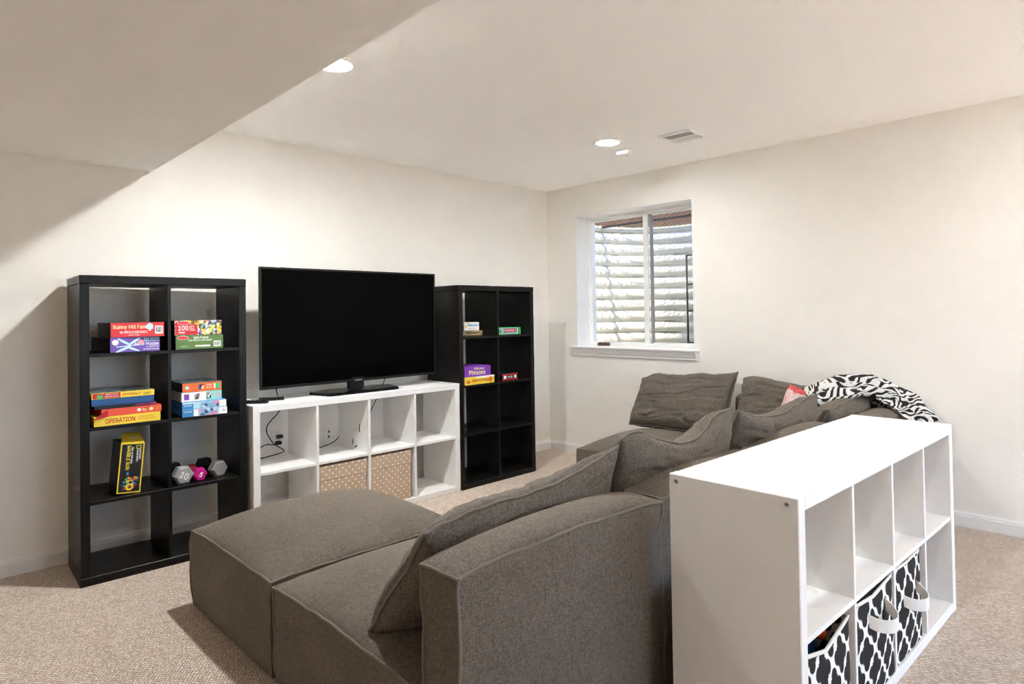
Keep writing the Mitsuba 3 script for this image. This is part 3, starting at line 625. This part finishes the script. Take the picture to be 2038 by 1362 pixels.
for k, mm in enumerate(('paint_sky', 'paint_orange', 'paint_yellow', 'paint_brightgreen', 'paint_paleblue', 'paint_red')):
    ms = []
    for q in range(5):
        cx, cz = 0.022+rg.random()*0.055, 0.015+rg.random()*0.082
        ms.append(disc_plate(cx, cz, 0.004+0.005*rg.random(), 0.004+0.005*rg.random(), 0.0005, 12) if q < 3 else xf(plate(-0.018, 0.018, -0.0014, 0.0014), mat4(min(max(cx, 0.03), 0.074), 0, cz, 0, 0, rg.uniform(-1, 1))))
    ink(t, 'picture', concat(ms), mm, M, 0.0006+0.0003*k)
ink(t, 'picture', disc_plate(0.052, 0.030, 0.017, 0.017), 'paint_yellow', M, 0.0028); ink(t, 'picture', disc_plate(0.052, 0.030, 0.009, 0.009), 'mat_art', M, 0.0034)
put(t+'__flap_print', concat([xf(cyl(0.009, 0.0005, 16), mat4(0.05+0.014*q, 0.045+0.014*((q+1) % 2), 0.0014)) for q in range(3)]), 'paint_cream', M @ mat4(0, 0, h, 0, 0.32))
# dumbbells
def dumbbell(label, M, R, l, mfront, mback, mh, num=None, group='dumbbells on the left bookcase'):
    """Hexagonal dumbbell lying along +y, front face at y = 0; local origin on the shelf under the front face."""
    t = thing('dumbbell', label, 'dumbbell', group)
    def head(y0, hl):
        a = np.arange(6)*np.pi/3
        pts = []
        for yy, rr in ((0, 0.80), (0.010, 1.0), (hl-0.010, 1.0), (hl, 0.72)):
            pts += [(math.cos(q)*R*rr/0.866*0.5*1.9, y0+yy, R+math.sin(q)*R*rr/0.866*0.5*1.9) for q in a]
        m = trimesh.convex.convex_hull(np.array(pts)); m.apply_translation([0, 0, -m.bounds[0][2]]); return m
    hl = l*0.30
    k = put(t+'__head', head(0, hl), mfront, M, 20); put(t+'__head', head(l-hl, hl), mback, M, 20)
    cz = R*0.95
    hn = xf(lathe([(0, 0), (0.013, 0), (0.0165, (l-2*hl)*0.5), (0.013, l-2*hl), (0, l-2*hl)], 20), mat4(0, hl, cz, 0, -math.pi/2))
    put(t+'__handle', hn, mh, M, 40)
    if num: put(t+'__lettering', xf(text(num, R*(0.95 if len(num) > 1 else 0.45), R*0.72, 0.0008), mat4(0, -0.0002, cz, 0, 0, 0.55) @ mat4(-R*(0.475 if len(num) > 1 else 0.22), 0, -R*0.36)), 'paint_white', M, False)
    return t
ds = lambda u, v, a: ML @ mat4(u, v, Z(1)+0.0006, a)
dumbbell('grey hexagonal dumbbell marked with the number ten', ds(0.452, -0.352, 0.10), 0.046, 0.19, 'paint_grey', 'paint_black', 'paint_black', '10')
dumbbell('magenta hexagonal dumbbell between the two grey ones', ds(0.534, -0.342, 0.10), 0.034, 0.16, 'paint_magenta', 'paint_darkred', 'paint_darkred', '5')
dumbbell('dumbbell with a pewter front head and a black rear head, rightmost of the three', ds(0.640, -0.318, 0.22), 0.042, 0.20, 'mat_pewter', 'paint_black', 'paint_black')
# games in the right bookcase
GR = 'games in the right bookcase'
R_ = lambda u, v, z, a=0.0: MR @ mat4(u, v, z, a)
M = R_(0.150, -0.225, Z(3)+0.001, 0.05)
t = gbox('game_box', 'flat tan game box under the small white one', 'board game', M, 0.24, 0.2, 0.040, 'paint_tan', GR, None, 'paint_brown'); ink(t, 'cream_panel', plate(0.02, 0.22, 0.008, 0.032), 'paint_cream', M); ink(t, 'brown_line', plate(0.05, 0.19, 0.016, 0.024), 'paint_brown', M, 0.0012)
M = R_(0.120, -0.300, Z(3)+0.043, 0.03)
t = gbox('game_box', 'small white charades game box on the tan one', 'board game', M, 0.150, 0.2, 0.062, 'paint_white', GR, None, 'paint_white'); wr(t, 'Charades', 0.100, 0.022, 0.036, 0.030, 'paint_sky', M); wr(t, 'for', 0.022, 0.011, 0.050, 0.010, 'paint_brightgreen', M); wr(t, 'KIDS', 0.040, 0.014, 0.080, 0.008, 'paint_pink', M); ink(t, 'yellow_mark', disc_plate(0.018, 0.03, 0.008, 0.014), 'paint_yellow', M)
M = R_(0.440, -0.300, Z(3)+0.001, 0.03)
t = gbox('game_box', 'green board game box with a red name panel in the upper right cube', 'board game', M, 0.272, 0.25, 0.056, 'paint_brightgreen', GR, None, 'paint_brightgreen'); ink(t, 'white_band', plate(0.006, 0.24, 0.006, 0.050), 'paint_paleblue', M); ink(t, 'red_panel', plate(0.078, 0.222, 0.016, 0.046), 'paint_redprint', M, 0.0012); wr(t, 'MONOPOLY', 0.130, 0.017, 0.085, 0.0225, 'paint_white', M, dy=0.0018); ink(t, 'picture', disc_plate(0.04, 0.026, 0.016, 0.018), 'paint_brightgreen', M, 0.0012)
M = R_(0.052, -0.388, Z(2)+0.001, 0.03)
t = gbox('game_box', 'yellow board game box with red lettering under the purple one', 'board game', M, 0.290, 0.26, 0.058, 'paint_yellow', GR, None, 'paint_cream'); wr(t, 'Apples & Oranges', 0.170, 0.026, 0.065, 0.016, 'paint_redprint', M); ink(t, 'picture', concat([disc_plate(0.25, 0.03, 0.016, 0.02), disc_plate(0.03, 0.022, 0.018, 0.012)]), 'paint_orange', M); ink(t, 'white_band', plate(0.10, 0.29, 0.046, 0.057), 'paint_white', M)
M = R_(0.050, -0.386, Z(2)+0.060, 0.025)
t = gbox('game_box', 'purple phrase game box with cream lettering on the yellow one', 'board game', M, 0.255, 0.26, 0.074, 'paint_violet', GR, None, 'paint_violet'); wr(t, 'Phrases', 0.160, 0.034, 0.042, 0.012, 'paint_cream', M); wr(t, 'Ridiculous', 0.100, 0.018, 0.090, 0.048, 'paint_cream', M)
M = R_(0.432, -0.365, Z(2)+0.001, 0.14)
t = gbox('game_box', 'small red and black game box in the cube below the green game', 'board game', M, 0.195, 0.18, 0.050, 'paint_redprint', GR, None, 'paint_black'); ink(t, 'black_band', plate(0.0, 0.195, 0.013, 0.037), 'paint_black', M); ink(t, 'white_panel', plate(0.02, 0.052, 0.014, 0.036), 'paint_white', M, 0.0012); wr(t, 'RACE', 0.062, 0.014, 0.068, 0.018, 'paint_white', M, dy=0.0012); ink(t, 'white_panel', plate(0.148, 0.178, 0.014, 0.034), 'paint_white', M, 0.0012)
# small brown box on the window sill
k = put('sill_trinket', concat([box(0.118, 0.150, -0.600, -0.484, 0.9615, 0.986, 0.002), box(0.120, 0.148, -0.596, -0.488, 0.985, 0.990, 0.002)]), 'paint_brown'); labels[k] = {'label': 'small dark brown box lying on the window sill', 'category': 'box'}

# ------------------------------------------------------------------ fabric bins in the white unit behind the sofa
BG = 'trellis pattern fabric bins'
CS = (1.467-2*FR-3*DV)/4
def bin_(label, k, h, w, fy, sag, hz, slouch=0.0):
    """Open cloth bin; front at local y = -D + fy."""
    t = thing('fabric_bin', label, 'fabric bin', BG)
    x0 = FR+k*(CS+DV)+0.006
    y0, y1 = -D+fy, -0.03
    n = 14; s = np.linspace(0, 1, n)
    ring = [(x0+w*q, y0) for q in s[:-1]]+[(x0+w, y0+(y1-y0)*q) for q in s[:-1]]+[(x0+w-w*q, y1) for q in s[:-1]]+[(x0, y1-(y1-y0)*q) for q in s[:-1]]
    ring = np.array(ring); c = ring.mean(0)
    zs = np.linspace(0, 1, 13); V = []
    for z in zs:
        r = c+(ring-c)*(1-0.02*z)
        zt = h-sag*np.clip(1-np.abs((ring[:, 0]-x0)/w-0.45)*1.6, 0, 1)*(ring[:, 1] < y0+0.06)+slouch*(ring[:, 1]-y0)/(y1-y0)
        bulge = 0.012*math.sin(math.pi*z)*np.clip(np.sin(math.pi*(ring[:, 0]-x0)/w), 0, 1)*np.sign(ring[:, 1]-c[1])
        V.append(np.stack([r[:, 0], r[:, 1]+bulge*(np.abs(ring[:, 1]-c[1]) > 0.1), FR+0.002+z*(zt-0.002)], 1))
    V = np.array(V); m, nn = V.shape[:2]
    f = []
    for i in range(m-1):
        for j in range(nn):
            j2 = (j+1) % nn; f += [[i*nn+j, i*nn+j2, (i+1)*nn+j2], [i*nn+j, (i+1)*nn+j2, (i+1)*nn+j]]
    cb = m*nn; vv = np.vstack([V.reshape(-1, 3), [[c[0], c[1], FR+0.003]]])
    for j in range(nn): f.append([cb, (j+1) % nn, j])
    put(t+'__cloth', trimesh.Trimesh(vv, f, process=False), 'mat_trellis', MS, 40)
    rim = V[-1]; put(t+'__rim', tube(rim, 0.0055, 8, True), 'mat_bin_cloth', MS, True)
    hx = x0+w*0.5; hw = 0.072
    zc_ = FR+hz
    pts = spline([(hx-hw, y0-0.001, zc_-0.005), (hx-hw+0.006, y0-0.016, zc_-0.012), (hx-0.03, y0-0.050, zc_-0.022), (hx+0.03, y0-0.052, zc_-0.022), (hx+hw-0.006, y0-0.018, zc_-0.008), (hx+hw, y0-0.001, zc_)], 30)
    hv, hf = [], []
    dn = np.gradient(pts, axis=0); dn /= np.linalg.norm(dn, axis=1, keepdims=True); nn2 = np.stack([dn[:, 1], -dn[:, 0], np.zeros(30)], 1)
    for i in range(30):
        for dz, o in ((-0.02, 0), (0.02, 0), (0.02, 0.003), (-0.02, 0.003)): hv.append(pts[i]+[0, 0, dz]+nn2[i]*o)
    for i in range(29):
        for j in range(4): j2 = (j+1) % 4; hf += [[i*4+j, i*4+4+j2, i*4+j2], [i*4+j, i*4+4+j, i*4+4+j2]]
    hf += [[0, 1, 2], [0, 2, 3], [116, 118, 117], [116, 119, 118]]
    hm = trimesh.Trimesh(hv, hf, process=False); hm.fix_normals()
    put(t+'__handle', hm, 'mat_bin_cloth', MS, 40)
    return t
bin_('slouching black and white trellis fabric bin with its top open, nearest the sofa arm', 0, 0.31, CS-0.025, 0.012, 0.045, 0.13, 0.03)
bin_('black and white trellis fabric bin right beside the slouching one, in the second cube', 1, 0.325, CS-0.014, 0.006, 0.02, 0.255)
bin_('black and white trellis fabric bin beside the empty lower cube', 2, 0.325, CS-0.045, 0.010, 0.01, 0.21)
def blob(c, r, seed):
    m = trimesh.creation.icosphere(3, 1.0); v = np.array(m.vertices); v *= (1+0.25*(meshkit.fbm(v*2+5, 2, seed)-0.5))[:, None]
    return trimesh.Trimesh(v*np.array(r)+np.array(c), m.faces)
xb = FR+0.006
k = put('toy', blob((xb+0.19, -0.26, FR+0.22), (0.07, 0.06, 0.05), 3), 'paint_blue', MS, True); labels[k] = {'label': 'blue toy inside the slouching fabric bin', 'category': 'toy'}
k = put('toy', concat([blob((xb+0.235, -0.325, FR+0.262), (0.016, 0.014, 0.018), 5), blob((xb+0.222, -0.318, FR+0.285), (0.010, 0.01, 0.012), 6)]), 'paint_orange', MS, True); labels[k] = {'label': 'small orange toy beside the blue one in the slouching bin', 'category': 'toy'}

# ------------------------------------------------------------------ the sectional sofa
def wob(p, amp, fq, seed):
    q = np.asarray(p)*fq
    return amp*np.stack([meshkit.noise(q+[0, 0, 3.1], seed)-0.5, meshkit.noise(q+[5.2, 0, 0], seed+1)-0.5, meshkit.noise(q+[0, 8.3, 0], seed+2)-0.5], -1)*2
class Block:
    """An upholstered block: faces bulge between piped edges. bulge: ((-x,+x),(-y,+y),(-z,+z)) in metres."""
    def __init__(s, lo, hi, bulge, seed, amp=0.009, dips=(), arch=(0.012, 0.012)):
        s.arch = arch
        s.lo, s.hi, s.b, s.seed, s.amp, s.dips = np.array(lo, float), np.array(hi, float), bulge, seed, amp, dips
    def at(s, c):
        c = np.atleast_2d(np.asarray(c, float)); p = (s.lo+s.hi)/2+c*(s.hi-s.lo)/2
        out = np.zeros_like(p)
        for k in range(3):
            o = [q for q in range(3) if q != k]
            wgt = (1-np.abs(c[:, o[0]])**2.4)*(1-np.abs(c[:, o[1]])**2.4)
            wgt = np.clip(wgt, 0, 1)**0.62
            out[:, k] += np.where(c[:, k] < 0, -s.b[k][0], s.b[k][1])*np.abs(c[:, k])*wgt
        out[:, 2] -= np.clip(c[:, 2], 0, 1)*(s.arch[0]*np.abs(c[:, 0])**3.2+s.arch[1]*np.abs(c[:, 1])**3.2)
        fade = np.clip((p[:, 2]-0.02)/0.1, 0, 1)[:, None]
        out += wob(p, s.amp, 4.0, s.seed)*fade
        q = p+out
        for (cx, cy, rx, ry, dz) in s.dips:
            q[:, 2] += dz*np.exp(-((q[:, 0]-cx)/rx)**2-((q[:, 1]-cy)/ry)**2)*np.clip(c[:, 2], 0, 1)
        tp = np.clip(-c[:, 2], 0, 1)**6; mid = (s.lo+s.hi)/2      # tucked in at the floor
        if s.lo[2] < 0.05: q[:, :2] = q[:, :2]-(q[:, :2]-mid[:2])*0.03*tp[:, None]
        return q
    def mesh(s, n=26):
        g = np.linspace(-1, 1, n); g = np.sign(g)*(1-(1-np.abs(g))**1.5)
        V, F = [], []
        for k in range(3):
            for sg in (-1, 1):
                a, b = np.meshgrid(g, g, indexing='ij'); c = np.zeros((n*n, 3)); o = [q for q in range(3) if q != k]
                c[:, k] = sg; c[:, o[0]] = a.ravel(); c[:, o[1]] = b.ravel()
                i, j = np.meshgrid(np.arange(n-1), np.arange(n-1), indexing='ij'); q = np.stack([i*n+j, (i+1)*n+j, (i+1)*n+j+1, i*n+j+1], -1).reshape(-1, 4)
                if (sg < 0) ^ (k == 1): q = q[:, ::-1]
                F.append(q+len(V)*n*n); V.append(s.at(c))
        q = np.vstack(F); m = trimesh.Trimesh(np.vstack(V), np.vstack([q[:, [0, 1, 2]], q[:, [0, 2, 3]]]), process=True)
        m.merge_vertices(); return m
    def piping(s, edges, r=0.0044, n=60):
        ms = []
        for a, b in edges:
            l = np.linspace(0, 1, n)[:, None]; c = np.array(a)*(1-l)+np.array(b)*l
            p = s.at(c); p += wob(p, 0.0035, 18.0, s.seed+7)
            ms.append(tube(p, r, 8))
        return concat(ms)
V8 = lambda x, y, z: np.array([x, y, z], float)
TOP = [(V8(-1, -1, 1), V8(1, -1, 1)), (V8(1, -1, 1), V8(1, 1, 1)), (V8(1, 1, 1), V8(-1, 1, 1)), (V8(-1, 1, 1), V8(-1, -1, 1))]
UPR = [(V8(x, y, -0.96), V8(x, y, 1)) for x in (-1, 1) for y in (-1, 1)]
SG = 'sectional sofa modules'
# ottoman in front of the near seat
t = thing('sofa_ottoman', 'grey linen ottoman at the near end of the sofa facing the black bookcase', 'ottoman', SG)
B = Block((-3.40, -1.86, 0.008), (-2.575, -1.055, 0.362), ((0.014, 0.02), (0.002, 0.02), (0, 0.078)), 3)
put(t+'__body', B.mesh(36), 'mat_fabric', None, 50); put(t+'__piping', B.piping(TOP+UPR[:3]), 'mat_piping', None, 60)
def seat(label, x0, x1, y0, y1, yb, hs_, hb_, seed, dips=(), ends=(1, 1)):
    t = thing('sofa_section', label, 'sofa module', SG)
    S = Block((x0, y0, 0.008), (x1, y1, hs_+0.012), ((0.0, 0.0), (0.0, 0.006), (0, 0.062)), seed, 0.006, dips)
    put(t+'__seat', S.mesh(34), 'mat_fabric', None, 50); put(t+'__seat_piping', S.piping(TOP+UPR[1:]), 'mat_piping', None, 60)
    Bk = Block((x0, yb, 0.008), (x1, y0-0.004, hb_+0.012), ((0.0, 0.0), (0.012, 0.0), (0, 0.028)), seed+20, 0.009, (), (0.019, 0.004))
    put(t+'__backrest', Bk.mesh(34), 'mat_fabric', None, 50); put(t+'__backrest_piping', Bk.piping(TOP+UPR), 'mat_piping', None, 60)
    return t
seat('grey linen sofa seat nearest the camera with its back turned to it', -3.395, -2.568, -2.735, -1.872, -2.885, 0.338, 0.655, 11, ((-3.15, -2.40, 0.10, 0.14, -0.02), (-2.95, -2.5, 0.2, 0.12, -0.012)))
seat('grey linen sofa seat in front of the near end of the white cube unit', -2.560, -1.745, -2.735, -1.88, -2.885, 0.338, 0.655, 31)
seat('grey linen sofa seat before the middle of the white cube unit', -1.738, -0.93, -2.745, -1.89, -2.895, 0.338, 0.665, 51)
t = thing('sofa_corner', 'grey linen corner sofa module against the right wall under the zebra throw', 'sofa module', SG)
S = Block((-0.922, -2.80, 0.008), (-0.205, -1.97, 0.338), ((0.012, 0), (0, 0.014), (0, 0.055)), 71)
put(t+'__seat', S.mesh(26), 'mat_fabric', None, 50); put(t+'__seat_piping', S.piping(TOP[2:]), 'mat_piping', None, 60)
Bk = Block((-0.922, -2.965, 0.008), (-0.05, -2.804, 0.655), ((0.006, 0.006), (0.01, 0.006), (0, 0.025)), 81)
put(t+'__backrest', Bk.mesh(28), 'mat_fabric', None, 50); put(t+'__backrest_piping', Bk.piping(TOP+UPR), 'mat_piping', None, 60)
Bk = Block((-0.20, -2.80, 0.008), (-0.05, -1.95, 0.675), ((0.006, 0.006), (0.0, 0.008), (0, 0.025)), 91)
put(t+'__backrest', Bk.mesh(28), 'mat_fabric', None, 50); put(t+'__backrest_piping', Bk.piping(TOP+UPR), 'mat_piping', None, 60)
t = thing('sofa_ottoman', 'grey linen ottoman at the far end of the sofa below the window', 'ottoman', SG)
B = Block((-0.975, -1.94, 0.008), (-0.16, -1.165, 0.338), ((0.010, 0.01), (0.01, 0.012), (0, 0.075)), 101)
put(t+'__body', B.mesh(32), 'mat_fabric', None, 50); put(t+'__piping', B.piping(TOP+UPR), 'mat_piping', None, 60)

def pillow(name, label, cat, TL, TR, BL, BR, th, seed, sag=None, group=None, mat='mat_fabric', pipe='mat_piping', wr_=0.012, bend=0.0, n=60, pull=0.028, slump=0.35):
    th = th*1.08
    """Cushion between four corners; the normal points out of TL-TR-BR-BL seen with TL upper left. sag: (u, dz) pairs along the top edge."""
    t = thing(name, label, cat, group)
    TL, TR, BL, BR = (np.array(q, float) for q in (TL, TR, BL, BR))
    nrm = np.cross(TR-TL, TL-BL); nrm /= np.linalg.norm(nrm)
    upv = ((TL-BL)+(TR-BR))/2; upl = np.linalg.norm(upv); upv = upv/upl
    def edge(u, v):
        uu = u*(1-pull*(1-v*v)); vv = v*(1-pull*(1-u*u))
        a, b = ((uu+1)/2)[..., None], ((vv+1)/2)[..., None]
        p = (BL*(1-a)+BR*a)*(1-b)+(TL*(1-a)+TR*a)*b
        if sag is not None:
            su, sz = np.array(sag).T
            from scipy.interpolate import PchipInterpolator
            p = p+np.array([0, 0, 1.0])*(PchipInterpolator(su, sz)(np.clip(u, -1, 1))*np.clip((v+1)/2, 0, 1)**1.6)[..., None]
        p = p+nrm*(bend*(v*v)*np.sign(v))[..., None]
        return p+wob(p, 0.009, 8.0, seed)+wob(p, 0.003, 19.0, seed+4)
    g = np.linspace(-1, 1, n); g = np.sign(g)*(1-(1-np.abs(g))**1.3)
    u, v = np.meshgrid(g, g, indexing='ij')
    base = edge(u, v)
    prof = np.clip((1-np.abs(u)**3.5)*(1-np.abs(v)**3.5), 0, 1)**0.45*(1-slump*v*0.5)
    q = np.stack([u*2.2+seed, v*3.2, 0*u], -1)
    rid = 1-2*np.abs(meshkit.fbm(q*1.3+[0, 0, seed*1.7], 3, seed)-0.5)*2
    warp = meshkit.fbm(q*0.8, 2, seed+3)
    q2 = np.stack([u*1.1+1.9*warp, v*4.5+2.2*warp, 0*u+seed], -1)
    rid2 = np.clip(1-np.abs(meshkit.noise(q2, seed+9)-0.5)*6, 0, 1)
    crease = np.clip(1-np.abs(meshkit.noise(np.stack([u*7.0+warp*3, v*1.8, 0*u+seed], -1), seed+5)-0.5)*5, 0, 1)*np.clip(np.abs(v), 0, 1)**2
    inner = np.clip((1-u*u)*(1-v*v)*4, 0, 1)
    V = []
    for sg in (1, -1):
        d = th*prof*sg+sg*inner*(wr_*(rid-0.6)*0.9-wr_*0.9*rid2)-sg*wr_*0.55*crease*np.clip((1-u*u)*(1-v*v)*8, 0, 1)
        V.append((base+nrm*d[..., None]).reshape(-1, 3))
    i, j = np.meshgrid(np.arange(n-1), np.arange(n-1), indexing='ij'); F = np.stack([i*n+j, (i+1)*n+j, (i+1)*n+j+1, i*n+j+1], -1).reshape(-1, 4)
    q4 = np.vstack([F, F[:, ::-1]+n*n]); Vv = np.vstack(V)
    m = trimesh.Trimesh(Vv, np.vstack([q4[:, [0, 1, 2]], q4[:, [0, 2, 3]]]), process=False)
    if pipe is None:
        uvs = np.tile(np.stack([(u.ravel()+1)/2, (v.ravel()+1)/2], 1), (2, 1))
        put(t+'__cover', m, mat, None, True, uv=uvs)
    else:
        m.merge_vertices(); put(t+'__cover', m, mat, None, 60)
        l = np.linspace(-1, 1, 60)[:-1]; o = np.ones_like(l)
        pu = np.r_[l, o, -l, -o]; pv = np.r_[o*-1, l, o, -l]
        P = edge(pu, pv); P = P+wob(P, 0.003, 30.0, seed+2)
        c = P.mean(0); P = P+(P-c)/np.linalg.norm(P-c, axis=1, keepdims=True)*0.003
        put(t+'__piping', tube(P, 0.0042, 7, True), pipe, None, 60)
    return t
CG = 'loose back cushions of the sofa'
pillow('sofa_cushion', 'grey linen back cushion slumped on the seat nearest the camera', 'cushion', (-3.36, -2.70, 0.70), (-2.60, -2.74, 0.80), (-3.36, -2.44, 0.372), (-2.60, -2.60, 0.42), 0.088, 5, [(-1, -0.01), (-0.6, -0.005), (0, -0.02), (0.45, -0.03), (0.8, -0.01), (1, 0.0)], CG, slump=0.5)
pillow('sofa_cushion', 'grey cushion with a sagging top edge behind the near end of the white cube unit', 'cushion', (-2.585, -2.745, 0.83), (-1.80, -2.745, 0.84), (-2.575, -2.60, 0.42), (-1.80, -2.60, 0.42), 0.095, 15, [(-1, -0.008), (-0.75, 0.0), (-0.4, -0.045), (0.0, -0.075), (0.35, -0.062), (0.55, -0.02), (1, 0.0)], CG)
pillow('sofa_cushion', 'wrinkled grey linen back cushion behind the middle of the white cube unit', 'cushion', (-1.765, -2.75, 0.83), (-0.86, -2.75, 0.80), (-1.76, -2.60, 0.42), (-0.87, -2.60, 0.42), 0.095, 25, [(-1, -0.008), (-0.6, -0.045), (-0.2, -0.06), (0.3, -0.035), (0.7, -0.005), (1, 0.0)], CG, wr_=0.016)
pillow('sofa_cushion', 'grey cushion half under the zebra throw at the far end of the white cube unit', 'cushion', (-0.83, -2.79, 0.735), (-0.13, -2.79, 0.715), (-0.83, -2.62, 0.42), (-0.16, -2.62, 0.42), 0.095, 35, [(-1, -0.02), (0, 0.015), (0.7, 0.02), (1, -0.04)], CG)
pillow('sofa_cushion', 'large grey linen cushion leaning on the right wall below the window', 'cushion', (-0.15, -1.150, 0.745), (-0.14, -1.945, 0.825), (-0.42, -1.205, 0.415), (-0.40, -1.96, 0.42), 0.09, 45, [(-1, -0.012), (-0.5, 0.012), (0, 0.0), (0.6, -0.01), (1, 0.0)], CG, wr_=0.018, slump=0.5)
pillow('sofa_cushion', 'grey linen cushion standing behind the red sequin pillow', 'cushion', (-0.235, -2.035, 0.80), (-0.225, -2.70, 0.765), (-0.44, -2.02, 0.39), (-0.42, -2.72, 0.39), 0.085, 55, [(-1, -0.01), (-0.7, 0.01), (0, 0.0), (0.5, -0.01), (1, 0.0)], CG)
pillow('throw_pillow', 'small red and white sequin pillow beside the zebra throw', 'pillow', (-0.40, -2.415, 0.795), (-0.39, -2.60, 0.705), (-0.47, -2.33, 0.58), (-0.47, -2.58, 0.50), 0.045, 65, None, None, 'mat_sequin', None, 0.004, n=30)

# zebra throw: a spline net draped over the corner cushions, hanging over the rear corner
def pix(px, py, axis, val):
    d = fw+rt2*(px-PPX)/FPX-up*(py-PPY)/FPX
    return eye+d*((val-eye[axis])/d[axis])
rows = [
 [(-0.30, -2.42, 0.66), (-0.17, -2.50, 0.70), (-0.06, -2.68, 0.70), (-0.03, -2.80, 0.66), (-0.025, -2.95, 0.58), (-0.02, -3.05, 0.50)],
 [(-0.40, -2.53, 0.725), (-0.28, -2.58, 0.786), (-0.12, -2.755, 0.822), (-0.07, -2.90, 0.775), (-0.05, -2.99, 0.725), (-0.04, -3.10, 0.615)],
 [(-0.47, -2.57, 0.728), (-0.38, -2.62, 0.772), (-0.22, -2.79, 0.795), (-0.14, -2.91, 0.755), (-0.11, -3.015, 0.69), (-0.07, -3.115, 0.60)],
 [(-0.58, -2.61, 0.726), (-0.50, -2.655, 0.752), (-0.30, -2.815, 0.765), (-0.22, -2.90, 0.725), (-0.20, -2.995, 0.665), (-0.13, -3.09, 0.59)],
 [(-0.60, -2.62, 0.66), (-0.54, -2.67, 0.715), (-0.35, -2.825, 0.742), (-0.27, -2.90, 0.700), (-0.24, -2.985, 0.635), (-0.15, -3.05, 0.575)]]
from scipy.interpolate import RectBivariateSpline
R5 = np.array(rows); nu, nv = 110, 60
us, vs = np.linspace(0, 5, nu), np.linspace(0, 4, nv)
G = np.stack([RectBivariateSpline(np.arange(6), np.arange(5), R5[:, :, k].T, kx=3, ky=3)(us, vs) for k in range(3)], -1)
du, dv = np.gradient(G, axis=0), np.gradient(G, axis=1); nn = np.cross(dv, du); nn /= np.linalg.norm(nn, axis=2, keepdims=True)+1e-9
if nn[..., 2].mean() < 0: nn = -nn
UU, VV = np.meshgrid(us, vs, indexing='ij')
fold = meshkit.fbm(np.stack([UU*0.9+VV*0.25, VV*1.9-UU*0.5, 0*UU+2.2], -1), 3, 77)
fold2 = np.clip(1-np.abs(meshkit.noise(np.stack([UU*0.7+VV*0.5, VV*2.6-UU*0.9, 0*UU+6], -1), 5)-0.5)*5, 0, 1)
G = G+nn*((fold-0.45)*0.062+fold2*0.024)[..., None]
G[:, :, :2] += 0.012*(meshkit.noise(np.stack([UU*2, VV*2, 0*UU], -1), 9)-0.5)[..., None]
G[:, :, 0] = np.minimum(G[:, :, 0], -0.012)
Vt, Vb = G+nn*0.004, G-nn*0.004
i, j = np.meshgrid(np.arange(nu-1), np.arange(nv-1), indexing='ij'); F = np.stack([i*nv+j, (i+1)*nv+j, (i+1)*nv+j+1, i*nv+j+1], -1).reshape(-1, 4)
bd = [a*nv for a in range(nu)]+[(nu-1)*nv+b for b in range(1, nv)]+[a*nv+nv-1 for a in range(nu-2, -1, -1)]+[b for b in range(nv-2, 0, -1)]
sd = [[bd[k], bd[(k+1) % len(bd)], bd[(k+1) % len(bd)]+nu*nv, bd[k]+nu*nv] for k in range(len(bd))]
q4 = np.vstack([F[:, ::-1], F+nu*nv, sd])
zm = trimesh.Trimesh(np.vstack([Vt.reshape(-1, 3), Vb.reshape(-1, 3)]), np.vstack([q4[:, [0, 1, 2]], q4[:, [0, 2, 3]]]), process=False)
uvz = np.tile(np.stack([UU.ravel()/5*1.25, VV.ravel()/4*0.62], 1), (2, 1))
k = put('throw_blanket', zm, 'mat_zebra', None, True, uv=uvz); labels[k] = {'label': 'black and white zebra striped throw draped over the far corner of the sofa', 'category': 'throw blanket'}
